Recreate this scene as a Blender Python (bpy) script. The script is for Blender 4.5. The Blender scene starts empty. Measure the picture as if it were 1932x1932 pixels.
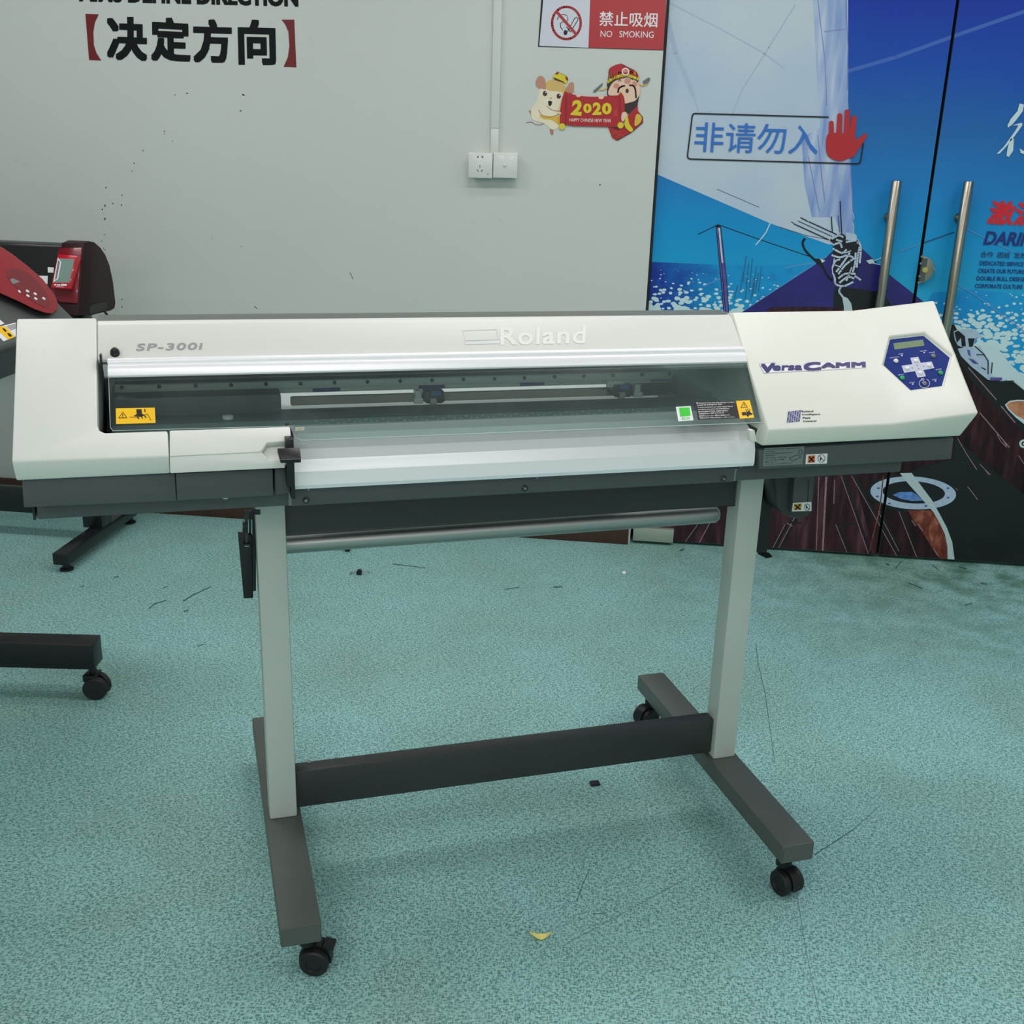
import bpy, bmesh, math, random
from mathutils import Vector, Matrix
from mathutils.geometry import tessellate_polygon

SC = bpy.context.scene
COL = SC.collection
random.seed(7)

# ------------------------------------------------------------------ camera
FPX = 2085.444
CAM = Vector((0.1954981, -2.01355254, 1.40051975))
TH = math.radians(22.6)                      # the printer stands turned against the wall
_y, _p, _r = 0.291085, -0.329900, 0.030767   # yaw / pitch / roll in the printer's frame
_f = Vector((math.sin(_y)*math.cos(_p), math.cos(_y)*math.cos(_p), math.sin(_p)))
_rt = Vector((math.cos(_y), -math.sin(_y), 0))
_up = _rt.cross(_f)
_R = math.cos(_r)*_rt + math.sin(_r)*_up
_U = -math.sin(_r)*_rt + math.cos(_r)*_up
RZ = Matrix.Rotation(TH, 4, 'Z')
FWD = RZ.to_3x3() @ _f
RGT = RZ.to_3x3() @ _R
UPV = RZ.to_3x3() @ _U
cam_data = bpy.data.cameras.new('camera')
cam_data.sensor_width = 36.0
cam_data.lens = 36.0*FPX/1932.0
cam_data.clip_start = 0.02
cam = bpy.data.objects.new('camera', cam_data)
COL.objects.link(cam)
cam.matrix_world = Matrix(((RGT.x, UPV.x, -FWD.x, CAM.x), (RGT.y, UPV.y, -FWD.y, CAM.y),
                           (RGT.z, UPV.z, -FWD.z, CAM.z), (0, 0, 0, 1)))
SC.camera = cam

# ------------------------------------------------------------------ world, lights, exposure
w = bpy.data.worlds.new('world'); SC.world = w; w.use_nodes = True
w.node_tree.nodes['Background'].inputs[0].default_value = (0.7, 0.85, 0.8, 1)
w.node_tree.nodes['Background'].inputs[1].default_value = 0.02
SC.view_settings.view_transform = 'Standard'
SC.view_settings.look = 'None'
SC.view_settings.gamma = 1.0
SC.view_settings.use_curve_mapping = False
SC.view_settings.exposure = 0.50
LIGHT_COL = (1.0, 0.93, 0.96)
TUBES = [  # x, y, length, width, watts : rows of ceiling tubes parallel to the back wall
    (x, y, 1.2, 0.22, p) for y, p in ((0.9, 4.0), (0.28, 10.0), (-1.3, 5.5), (-3.4, 14.0), (-5.6, 25.0)) for x in (-1.7, 0.2, 2.1)]
CEIL = 2.75
for (x, y, ln, wd, pw) in TUBES:
    L = bpy.data.lights.new('ceiling_tube', 'AREA'); L.shape = 'RECTANGLE'
    L.size = ln; L.size_y = wd; L.energy = pw; L.color = LIGHT_COL
    o = bpy.data.objects.new('ceiling_tube', L); COL.objects.link(o); o.location = (x, y, CEIL-0.075)

# ------------------------------------------------------------------ material helpers
def lin(c):
    c = c/255.0
    return c/12.92 if c <= 0.04045 else ((c+0.055)/1.055)**2.4
def rgb(r, g, b): return (lin(r), lin(g), lin(b), 1.0)
def mat(name, col, rough=0.5, metal=0.0, spec=0.5, var=0.0, vscale=8.0, bump=0.0, bscale=200.0, coat=0.0):
    m = bpy.data.materials.new(name); m.use_nodes = True
    nt = m.node_tree; b = nt.nodes['Principled BSDF']
    c = rgb(*col)
    b.inputs['Base Color'].default_value = c
    b.inputs['Roughness'].default_value = rough
    b.inputs['Metallic'].default_value = metal
    b.inputs['Specular IOR Level'].default_value = spec
    b.inputs['Coat Weight'].default_value = coat
    tc = nt.nodes.new('ShaderNodeTexCoord')
    if var > 0:
        n = nt.nodes.new('ShaderNodeTexNoise'); n.inputs['Scale'].default_value = vscale; n.inputs['Detail'].default_value = 4
        nt.links.new(tc.outputs['Object'], n.inputs['Vector'])
        r = nt.nodes.new('ShaderNodeValToRGB')
        r.color_ramp.elements[0].position = 0.3; r.color_ramp.elements[1].position = 0.7
        r.color_ramp.elements[0].color = tuple(x*(1-var) for x in c[:3])+(1,)
        r.color_ramp.elements[1].color = tuple(min(1, x*(1+var)) for x in c[:3])+(1,)
        nt.links.new(n.outputs['Fac'], r.inputs['Fac']); nt.links.new(r.outputs['Color'], b.inputs['Base Color'])
    if bump > 0:
        n2 = nt.nodes.new('ShaderNodeTexNoise'); n2.inputs['Scale'].default_value = bscale
        nt.links.new(tc.outputs['Object'], n2.inputs['Vector'])
        bp = nt.nodes.new('ShaderNodeBump'); bp.inputs['Strength'].default_value = bump; bp.inputs['Distance'].default_value = 0.002
        nt.links.new(n2.outputs['Fac'], bp.inputs['Height']); nt.links.new(bp.outputs['Normal'], b.inputs['Normal'])
    return m
def ramp(nt, stops, mode='LINEAR'):
    r = nt.nodes.new('ShaderNodeValToRGB'); cr = r.color_ramp; cr.interpolation = mode
    while len(cr.elements) < len(stops): cr.elements.new(0.5)
    for e, (p, c) in zip(cr.elements, stops): e.position = p; e.color = c
    return r
def acrylic_mat(name, tint, gloss):
    m = bpy.data.materials.new(name); m.use_nodes = True; nt = m.node_tree
    out = nt.nodes['Material Output']; nt.nodes.remove(nt.nodes['Principled BSDF'])
    t = nt.nodes.new('ShaderNodeBsdfTransparent'); t.inputs[0].default_value = tint
    g = nt.nodes.new('ShaderNodeBsdfGlossy'); g.inputs['Roughness'].default_value = 0.16; g.inputs[0].default_value = (.95, 1, .98, 1)
    d = nt.nodes.new('ShaderNodeBsdfDiffuse'); d.inputs[0].default_value = (.45, .55, .53, 1)
    fr = nt.nodes.new('ShaderNodeFresnel'); fr.inputs[0].default_value = 1.45
    n = nt.nodes.new('ShaderNodeTexNoise'); n.inputs['Scale'].default_value = 9; n.inputs['Detail'].default_value = 5
    tc = nt.nodes.new('ShaderNodeTexCoord'); nt.links.new(tc.outputs['Object'], n.inputs['Vector'])
    mr = nt.nodes.new('ShaderNodeMapRange'); mr.inputs[1].default_value = .35; mr.inputs[2].default_value = .8
    mr.inputs[3].default_value = gloss*0.6; mr.inputs[4].default_value = gloss*1.6
    nt.links.new(n.outputs['Fac'], mr.inputs[0])
    m1 = nt.nodes.new('ShaderNodeMixShader'); nt.links.new(mr.outputs[0], m1.inputs[0])
    nt.links.new(t.outputs[0], m1.inputs[1]); nt.links.new(d.outputs[0], m1.inputs[2])
    m2 = nt.nodes.new('ShaderNodeMixShader'); nt.links.new(fr.outputs[0], m2.inputs[0])
    nt.links.new(m1.outputs[0], m2.inputs[1]); nt.links.new(g.outputs[0], m2.inputs[2])
    nt.links.new(m2.outputs[0], out.inputs['Surface'])
    return m
def brushed(name, col, rough=0.3, aniso_axis=0):
    m = mat(name, col, rough, 1.0); nt = m.node_tree; b = nt.nodes['Principled BSDF']
    tc = nt.nodes.new('ShaderNodeTexCoord'); mp = nt.nodes.new('ShaderNodeMapping')
    sc = [300, 300, 300]; sc[aniso_axis] = 2.0; mp.inputs['Scale'].default_value = sc
    n = nt.nodes.new('ShaderNodeTexNoise'); n.inputs['Scale'].default_value = 1.0
    nt.links.new(tc.outputs['Object'], mp.inputs[0]); nt.links.new(mp.outputs[0], n.inputs['Vector'])
    mr = nt.nodes.new('ShaderNodeMapRange'); mr.inputs[3].default_value = rough*0.8; mr.inputs[4].default_value = rough*1.25
    nt.links.new(n.outputs['Fac'], mr.inputs[0]); nt.links.new(mr.outputs[0], b.inputs['Roughness'])
    return m

M = {}
M['white'] = mat('white_plastic', (214, 220, 211), 0.45, var=0.015, vscale=3, bump=0.03, bscale=900)
M['white2'] = mat('warm_white_plastic', (221, 226, 213), 0.45, var=0.015, vscale=3, bump=0.03, bscale=900)
M['dark'] = mat('dark_grey_plastic', (76, 83, 84), 0.5, var=0.04, vscale=6, bump=0.04, bscale=700)
M['dark2'] = mat('charcoal_steel', (50, 55, 56), 0.45, var=0.04, vscale=6)
M['topgrey'] = mat('grey_top_panel', (96, 105, 97), 0.5)
M['black'] = mat('black_plastic', (17, 19, 20), 0.4)
M['rubber'] = mat('black_rubber', (20, 20, 22), 0.55)
M['post'] = mat('pale_grey_paint', (188, 199, 190), 0.35, var=0.02, vscale=4)
M['beam'] = mat('crossbeam_paint', (48, 52, 51), 0.45, var=0.05, vscale=8)
M['foot'] = mat('dark_grey_paint', (80, 87, 81), 0.42, var=0.07, vscale=9, bump=0.03)
M['alu'] = brushed('brushed_aluminium', (244, 247, 247), 0.30); M['alu'].node_tree.nodes['Principled BSDF'].inputs['Metallic'].default_value = .15; M['alu'].node_tree.nodes['Principled BSDF'].inputs['Specular IOR Level'].default_value = .8
M['tube'] = brushed('steel_tube', (175, 180, 176), 0.45)
M['rail'] = mat('rail_steel', (214, 222, 216), 0.4, 0.1)
M['screw'] = mat('screw_steel', (70, 74, 74), 0.3, 0.8)
M['screwl'] = mat('bright_screw', (150, 155, 150), 0.3, 0.8)
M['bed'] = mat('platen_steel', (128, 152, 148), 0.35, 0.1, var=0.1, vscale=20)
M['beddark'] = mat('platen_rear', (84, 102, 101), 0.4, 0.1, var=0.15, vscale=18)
M['pale'] = mat('pale_back_sheet', (225, 232, 226), 0.5)
M['roller'] = mat('grey_roller', (176, 168, 154), 0.6)
M['bluelabel'] = mat('blue_label', (34, 52, 128), 0.5)
M['blueclip'] = mat('blue_plastic', (50, 85, 160), 0.4)
M['acryl'] = acrylic_mat('clear_acrylic', (0.91, 0.97, 0.96, 1), 0.035)
M['yellow'] = mat('yellow_label', (248, 196, 8), 0.45)
M['ink'] = mat('black_print', (14, 14, 16), 0.5)
M['lblwhite'] = mat('white_label', (228, 232, 232), 0.45)
M['ecog'] = mat('green_print', (46, 205, 40), 0.45)
M['navy'] = mat('navy_print', (38, 36, 104), 0.45)
M['silver'] = mat('silver_print', (178, 184, 186), 0.35, 0.3)
M['logog'] = mat('grey_print', (148, 150, 148), 0.5)
M['faint'] = mat('faint_emboss', (206, 213, 208), 0.4)
M['faintl'] = mat('faint_emboss_light', (218, 223, 215), 0.4)
M['panelblue'] = mat('blue_panel', (18, 44, 118), 0.55, spec=.15)
M['lcd'] = mat('lcd_glass', (118, 138, 106), 0.55, spec=.15)
M['keyw'] = mat('white_key', (225, 230, 230), 0.25)
M['keyg'] = mat('green_key', (30, 165, 85), 0.25)
M['keygrey'] = mat('grey_key', (120, 122, 122), 0.25)
M['keypad'] = mat('silver_keypad', (176, 184, 200), 0.4)
M['orange'] = mat('orange_print', (222, 108, 40), 0.45)
M['ochre'] = mat('ochre_print', (215, 165, 50), 0.45)
M['infolabel'] = mat('silver_info_label', (118, 130, 128), 0.35, 0.2)

# ------------------------------------------------------------------ mesh helpers
class MB:
    def __init__(s): s.v = []; s.f = []; s.m = []; s.mats = []
    def mi(s, m):
        if m not in s.mats: s.mats.append(m)
        return s.mats.index(m)
    def add(s, vs, fs, m):
        k = len(s.v); i = s.mi(m)
        s.v += [Vector(v) for v in vs]
        for f in fs: s.f.append([k+j for j in f]); s.m.append(i)
    def box(s, x0, x1, y0, y1, z0, z1, m):
        vs = [(x0,y0,z0),(x1,y0,z0),(x1,y1,z0),(x0,y1,z0),(x0,y0,z1),(x1,y0,z1),(x1,y1,z1),(x0,y1,z1)]
        s.add(vs, [(0,3,2,1),(4,5,6,7),(0,1,5,4),(1,2,6,5),(2,3,7,6),(3,0,4,7)], m)
    def hexa(s, bot, top, m):
        n = len(bot)
        fs = [tuple(range(n-1, -1, -1)), tuple(range(n, 2*n))]+[(i, (i+1) % n, n+(i+1) % n, n+i) for i in range(n)]
        s.add(list(bot)+list(top), fs, m)
    def prism(s, prof, axis, a, b, m):
        """prof: 2D points; axis 0: (y,z) along x ; 1: (x,z) along y ; 2: (x,y) along z"""
        def P(p, t): return {0: (t, p[0], p[1]), 1: (p[0], t, p[1]), 2: (p[0], p[1], t)}[axis]
        s.hexa([P(p, a) for p in prof], [P(p, b) for p in prof], m)
    def cyl(s, p0, p1, r0, m, r1=None, n=20, caps=True):
        p0 = Vector(p0); p1 = Vector(p1); r1 = r0 if r1 is None else r1
        d = (p1-p0).normalized(); a = d.orthogonal().normalized(); b = d.cross(a)
        k = [(math.cos(2*math.pi*i/n), math.sin(2*math.pi*i/n)) for i in range(n)]
        vs = [p0+(a*c+b*t)*r0 for c, t in k]+[p1+(a*c+b*t)*r1 for c, t in k]
        fs = [(i, (i+1) % n, n+(i+1) % n, n+i) for i in range(n)]
        if caps: fs += [tuple(range(n-1, -1, -1)), tuple(range(n, 2*n))]
        s.add(vs, fs, m)
    def tube(s, pts, r, m, n=8):
        for a, b in zip(pts[:-1], pts[1:]): s.cyl(a, b, r, m, n=n)
    def lathe(s, base, axis, prof, m, n=20):
        """prof: (radius, height along axis)"""
        base = Vector(base); d = Vector(axis).normalized(); a = d.orthogonal().normalized(); b = d.cross(a)
        vs = []; fs = []
        for (r, h) in prof:
            for i in range(n):
                t = 2*math.pi*i/n; vs.append(base+d*h+(a*math.cos(t)+b*math.sin(t))*max(r, 1e-5))
        for j in range(len(prof)-1):
            for i in range(n): fs.append((j*n+i, j*n+(i+1) % n, (j+1)*n+(i+1) % n, (j+1)*n+i))
        fs.append(tuple(range(n-1, -1, -1))); fs.append(tuple(range((len(prof)-1)*n, len(prof)*n)))
        s.add(vs, fs, m)
    def poly(s, pts, m): s.add(pts, [tuple(range(len(pts)))], m)
    def build(s, name, parent=None, bevel=0.0, seg=2, smooth=None, local=None):
        me = bpy.data.meshes.new(name)
        me.from_pydata([tuple(v) for v in s.v], [], s.f)
        for m in s.mats: me.materials.append(m)
        me.polygons.foreach_set('material_index', s.m); me.update()
        bm = bmesh.new(); bm.from_mesh(me)
        if bevel > 0 or smooth:
            if bevel > 0:
                bmesh.ops.remove_doubles(bm, verts=bm.verts, dist=1e-6)
                bmesh.ops.recalc_face_normals(bm, faces=bm.faces)
                es = [e for e in bm.edges if len(e.link_faces) == 2 and e.calc_face_angle(0) > 0.35]
                bmesh.ops.bevel(bm, geom=es, offset=bevel, segments=seg, affect='EDGES', profile=0.5, clamp_overlap=True)
            lim = math.radians(40 if smooth is None else smooth)
            for f in bm.faces: f.smooth = True
            for e in bm.edges:
                if len(e.link_faces) == 2: e.smooth = e.calc_face_angle(0) < lim
        bm.to_mesh(me); bm.free()
        o = bpy.data.objects.new(name, me); COL.objects.link(o)
        if parent is not None: o.parent = parent
        if local is not None: o.matrix_local = local
        return o
def empty(name, label, cat, loc=(0, 0, 0), rz=0.0, group=None):
    o = bpy.data.objects.new(name, None); o.empty_display_size = 0.1
    COL.objects.link(o); o.location = loc; o.rotation_euler = (0, 0, rz)
    o['label'] = label; o['category'] = cat
    if group: o['group'] = group
    return o
def tag(o, label, cat, group=None):
    o['label'] = label; o['category'] = cat
    if group: o['group'] = group
    return o
def struct(o, label=None):
    o['kind'] = 'structure'
    if label: o['label'] = label
    return o

class Frame:
    """places a point of the photograph on a plane of a thing's own frame"""
    def __init__(s, mw): s.i = mw.inverted(); s.o = s.i @ CAM; s.q = s.i.to_3x3()
    def ray(s, px, py):
        return (s.q @ (FWD*FPX+RGT*(px-966)-UPV*(py-966))).normalized()
    def pl(s, px, py, n, d, k=0.0):
        v = s.ray(px, py); n = Vector(n); return s.o+v*((d+k-s.o.dot(n))/v.dot(n))
    def ax(s, px, py, a, val):
        v = s.ray(px, py); return s.o+v*((val-s.o[a])/v[a])
ROOM = Frame(Matrix.Identity(4))
PF = Frame(RZ)
BT = Matrix.Translation((-.44, 0, .9)) @ Matrix.Rotation(0.006, 4, 'Y') @ Matrix.Translation((.44, 0, -.9))
BF = Frame(RZ @ BT)

# plane functions: (px,py,k) -> point, k = distance lifted off the surface
WALL_Y, DOOR_Y = 1.785, 1.815
def on_wall(px, py, k=0.0): return ROOM.ax(px, py, 1, WALL_Y-k)
def on_door(px, py, k=0.0): return ROOM.ax(px, py, 1, DOOR_Y-k)
SN = Vector((0, -.6487, .7612)).normalized(); SD = SN.dot(Vector((-.85, -.053, 1.1044)))
def on_s(px, py, k=0.0): return BF.pl(px, py, SN, SD, k)

def stroke(pts, wd):
    """thin ribbon polygons along a pixel polyline"""
    out = []
    for (x0, y0), (x1, y1) in zip(pts[:-1], pts[1:]):
        l = math.hypot(x1-x0, y1-y0) or 1; nx, ny = -(y1-y0)/l*wd/2, (x1-x0)/l*wd/2
        ex, ey = (x1-x0)/l*wd*.2, (y1-y0)/l*wd*.2
        out.append([(x0+nx-ex, y0+ny-ey), (x1+nx+ex, y1+ny+ey), (x1-nx+ex, y1-ny+ey), (x0-nx-ex, y0-ny-ey)])
    return out
def circ(cx, cy, rx, ry=None, n=28, a0=0, a1=360, rot=0.0):
    ry = rx if ry is None else ry; o = []; c, s = math.cos(rot), math.sin(rot)
    full = abs(a1-a0) >= 360
    for i in range(n if full else n+1):
        t = math.radians(a0+(a1-a0)*i/n); x, y = rx*math.cos(t), ry*math.sin(t)
        o.append((cx+x*c-y*s, cy+x*s+y*c))
    return o
def ring(cx, cy, rx, ry, wd, n=32, a0=0, a1=360):
    p = circ(cx, cy, rx, ry, n, a0, a1)
    if abs(a1-a0) >= 360: p.append(p[0])
    return stroke(p, wd)
def capsule(a, b, r0, r1=None, n=8):
    r1 = r0 if r1 is None else r1
    t = math.atan2(b[1]-a[1], b[0]-a[0]); o = []
    for i in range(n+1):
        s = t+math.pi/2+math.pi*i/n; o.append((a[0]+r0*math.cos(s), a[1]+r0*math.sin(s)))
    for i in range(n+1):
        s = t-math.pi/2+math.pi*i/n; o.append((b[0]+r1*math.cos(s), b[1]+r1*math.sin(s)))
    return o
def spline(pts, n=6, closed=True):
    o = []; m = len(pts)
    for i in range(m if closed else m-1):
        p = [Vector(pts[(i+j-1) % m]) if closed else Vector(pts[min(max(i+j-1, 0), m-1)]) for j in range(4)]
        for k in range(n):
            t = k/n
            q = .5*((2*p[1])+(p[2]-p[0])*t+(2*p[0]-5*p[1]+4*p[2]-p[3])*t*t+(3*p[1]-p[0]-3*p[2]+p[3])*t**3)
            o.append((q.x, q.y))
    if not closed: o.append(tuple(pts[-1]))
    return o
def zoomed(ox, oy, sc): return lambda L: [(ox+x/sc, oy+y/sc) for x, y in L]
def clip(poly, test):
    """Sutherland-Hodgman against a half space test(v) >= 0"""
    o = []
    for i, a in enumerate(poly):
        b = poly[(i+1) % len(poly)]; ta, tb = test(a), test(b)
        if ta >= 0: o.append(a)
        if (ta >= 0) != (tb >= 0): o.append(a+(b-a)*(ta/(ta-tb)))
    return o

_txt = {}
def text_geo(body, bold=0.0, space=1.0):
    key = (body, bold, space)
    if key in _txt: return _txt[key]
    c = bpy.data.curves.new('t', 'FONT'); c.body = body; c.offset = bold; c.space_character = space
    c.resolution_u = 3
    o = bpy.data.objects.new('t', c); COL.objects.link(o)
    dg = bpy.context.evaluated_depsgraph_get(); dg.update()
    me = bpy.data.meshes.new_from_object(o.evaluated_get(dg))
    vs = [(v.co.x, v.co.y) for v in me.vertices]; fs = [tuple(p.vertices) for p in me.polygons]
    bpy.data.objects.remove(o); bpy.data.curves.remove(c); bpy.data.meshes.remove(me)
    x0 = min(v[0] for v in vs); x1 = max(v[0] for v in vs); y0 = min(v[1] for v in vs); y1 = max(v[1] for v in vs)
    vs = [((x-x0)/(x1-x0), (y-y0)/(y1-y0)) for x, y in vs]
    _txt[key] = (vs, fs); return _txt[key]
def put_text(mb, body, quad, plane, k, m, bold=0.0, space=1.0, fat=0.0):
    # fat: the same lettering laid again around itself, in pixels, for heavy strokes
    if fat > 0:
        q0 = [(x+(fat if i in (0, 3) else -fat), y+(fat if i < 2 else -fat)) for i, (x, y) in enumerate(quad)]
        for i in range(8):
            dx, dy = ((1, 0), (1, 1), (0, 1), (-1, 1), (-1, 0), (-1, -1), (0, -1), (1, -1))[i]; put_text(mb, body, [(x+fat*dx, y+fat*dy) for x, y in q0], plane, k+.000002*i, m, bold, space)
        return put_text(mb, body, q0, plane, k+.00002, m, bold, space)
    return _put_text(mb, body, quad, plane, k, m, bold, space)
def _put_text(mb, body, quad, plane, k, m, bold=0.0, space=1.0):
    """quad: pixel corners TL, TR, BR, BL of the lettering's own bounds"""
    vs, fs = text_geo(body, bold, space); TL, TR, BR, BL = quad; out = []
    for u, v in vs:
        x = (TL[0]*(1-u)+TR[0]*u)*v+(BL[0]*(1-u)+BR[0]*u)*(1-v)
        y = (TL[1]*(1-u)+TR[1]*u)*v+(BL[1]*(1-u)+BR[1]*u)*(1-v)
        out.append(plane(x, y, k))
    mb.add(out, fs, m)
def put(mb, polys, plane, k, m):
    for p in polys: mb.poly([plane(x, y, k) for x, y in p], m)

# ================================================================== ROOM
def floor_mat():
    m = bpy.data.materials.new('teal_vinyl'); m.use_nodes = True; nt = m.node_tree; b = nt.nodes['Principled BSDF']
    tc = nt.nodes.new('ShaderNodeTexCoord')
    big = nt.nodes.new('ShaderNodeTexNoise'); big.inputs['Scale'].default_value = 2.2; big.inputs['Detail'].default_value = 5
    nt.links.new(tc.outputs['Object'], big.inputs['Vector'])
    base = ramp(nt, [(0.30, rgb(139, 181, 168)), (0.50, rgb(145, 197, 190)), (0.70, rgb(150, 203, 200))])
    nt.links.new(big.outputs['Fac'], base.inputs['Fac'])
    last = base.outputs['Color']
    # short dark and light flecks, printed in two directions
    for (ang, sx, sy, th, col, fac) in ((0.6, 66, 215, .20, rgb(58, 104, 100), .62), (-0.7, 215, 70, .20, rgb(62, 110, 106), .62), (1.9, 80, 210, .22, rgb(178, 214, 208), .5), (-1.2, 170, 95, .15, rgb(54, 96, 94), .55)):
        mp = nt.nodes.new('ShaderNodeMapping'); mp.inputs['Rotation'].default_value = (0, 0, ang); mp.inputs['Scale'].default_value = (sx, sy, 1)
        nt.links.new(tc.outputs['Object'], mp.inputs[0])
        nz = nt.nodes.new('ShaderNodeTexNoise'); nz.inputs['Scale'].default_value = 14; nz.inputs['Detail'].default_value = 2
        nt.links.new(tc.outputs['Object'], nz.inputs['Vector'])
        vo = nt.nodes.new('ShaderNodeTexVoronoi'); vo.inputs['Scale'].default_value = 1.0; vo.voronoi_dimensions = '2D'
        nt.links.new(mp.outputs[0], vo.inputs['Vector'])
        cut = nt.nodes.new('ShaderNodeMapRange'); cut.inputs[1].default_value = th; cut.inputs[2].default_value = th+.12
        cut.inputs[3].default_value = fac; cut.inputs[4].default_value = 0
        nt.links.new(vo.outputs['Distance'], cut.inputs[0])
        ml = nt.nodes.new('ShaderNodeMath'); ml.operation = 'MULTIPLY'
        mr = nt.nodes.new('ShaderNodeMapRange'); mr.inputs[1].default_value = .25; mr.inputs[2].default_value = .5; mr.inputs[3].default_value = .6
        nt.links.new(nz.outputs['Fac'], mr.inputs[0])
        nt.links.new(cut.outputs[0], ml.inputs[0]); nt.links.new(mr.outputs[0], ml.inputs[1])
        mx = nt.nodes.new('ShaderNodeMix'); mx.data_type = 'RGBA'
        nt.links.new(ml.outputs[0], mx.inputs[0]); nt.links.new(last, mx.inputs[6]); mx.inputs[7].default_value = col
        last = mx.outputs[2]
    # green-grey grime trodden in by the doors
    sp = nt.nodes.new('ShaderNodeSeparateXYZ'); nt.links.new(tc.outputs['Object'], sp.inputs[0])
    gy = nt.nodes.new('ShaderNodeMapRange'); gy.inputs[1].default_value = .75; gy.inputs[2].default_value = 1.75; nt.links.new(sp.outputs['Y'], gy.inputs[0])
    gx = nt.nodes.new('ShaderNodeMapRange'); gx.inputs[1].default_value = .1; gx.inputs[2].default_value = 1.3; nt.links.new(sp.outputs['X'], gx.inputs[0])
    gn = nt.nodes.new('ShaderNodeTexNoise'); gn.inputs['Scale'].default_value = 7; gn.inputs['Detail'].default_value = 6; gn.inputs['Roughness'].default_value = .7
    nt.links.new(tc.outputs['Object'], gn.inputs['Vector'])
    gr_ = nt.nodes.new('ShaderNodeMapRange'); gr_.inputs[1].default_value = .42; gr_.inputs[2].default_value = .62; nt.links.new(gn.outputs['Fac'], gr_.inputs[0])
    g1 = nt.nodes.new('ShaderNodeMath'); g1.operation = 'MULTIPLY'; nt.links.new(gy.outputs[0], g1.inputs[0]); nt.links.new(gx.outputs[0], g1.inputs[1])
    g2 = nt.nodes.new('ShaderNodeMath'); g2.operation = 'MULTIPLY'; nt.links.new(g1.outputs[0], g2.inputs[0]); nt.links.new(gr_.outputs[0], g2.inputs[1])
    gm = nt.nodes.new('ShaderNodeMix'); gm.data_type = 'RGBA'; nt.links.new(g2.outputs[0], gm.inputs[0]); nt.links.new(last, gm.inputs[6]); gm.inputs[7].default_value = rgb(84, 124, 106)
    last = gm.outputs[2]
    nt.links.new(last, b.inputs['Base Color'])
    b.inputs['Roughness'].default_value = 0.5
    b.inputs['Specular IOR Level'].default_value = 0.3
    return m
M['floor'] = floor_mat()
M['scuff'] = mat('floor_scuff', (52, 92, 90), 0.6)
M['scuffl'] = mat('floor_grime', (92, 130, 122), 0.6)
M['wall'] = mat('wall_paint', (200, 208, 201), 0.55, var=0.02, vscale=1.6)
M['wallside'] = mat('side_wall_paint', (184, 192, 187), 0.6, var=0.02)
M['speck'] = mat('ink_specks', (48, 46, 56), 0.6)
M['smudge'] = mat('pale_smudge', (194, 202, 195), 0.6)
M['ceil'] = mat('ceiling_paint', (138, 142, 138), 0.7, var=0.02)
M['brown'] = mat('brown_skirting', (70, 44, 34), 0.5, var=0.12, vscale=30)

mb = MB()
mb.box(-3.6, 3.6, -7.0, 2.1, -0.1, 0.0, M['floor'])
def on_floor(px, py, k=0.0): return ROOM.ax(px, py, 2, k)
scuffs = [([(281, 1148), (292, 1139), (313, 1133)], 1.8), ([(346, 1134), (357, 1127), (368, 1120)], 2.2), ([(366, 1122), (380, 1115), (398, 1107)], 1.8),
          ([(307, 1110), (316, 1106)], 1.5), ([(347, 1154), (355, 1151)], 2.5), ([(152, 1107), (158, 1105)], 1.6), ([(215, 1089), (224, 1088)], 1.8),
          ([(372, 1219), (384, 1216)], 1.6), ([(740, 1064), (802, 1071)], 1.4), ([(1044, 1108), (1060, 1107)], 2.2), ([(952, 1112), (980, 1108)], 1.4),
          ([(1426, 1215), (1430, 1250), (1444, 1310), (1452, 1370), (1462, 1440)], 0.9), ([(1112, 1640), (1098, 1672), (1088, 1700)], 1.3), ([(1118, 1725), (1145, 1722)], 1.3),
          ([(1537, 1612), (1572, 1590), (1610, 1565)], 1.4),
          ([(1672, 1064), (1677, 1066)], 3.0), ([(1700, 1060), (1690, 1072)], 1.6), ([(1810, 1070), (1824, 1073)], 2.5), ([(1760, 1066), (1772, 1076)], 1.5),
          ([(1850, 1100), (1862, 1102)], 1.8), ([(1820, 1142), (1834, 1138)], 1.8), ([(1290, 1036), (1283, 1039)], 3.0), ([(1715, 1100), (1740, 1110)], 2.0)]
for p, wd in scuffs: put(mb, stroke(p, wd), on_floor, 0.0004, M['scuff'])
put(mb, stroke([(1504, 1690), (1515, 1760), (1530, 1840), (1550, 1932)], 1.2)+stroke([(1060, 1785), (1180, 1720), (1300, 1655)], 1.0)+stroke([(1537, 1612), (1572, 1590), (1610, 1565), (1660, 1520)], 1.6), on_floor, 0.0003, M['scuffl'])
fl = struct(mb.build('floor'), 'teal speckled vinyl floor with dark scuff marks')

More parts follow.
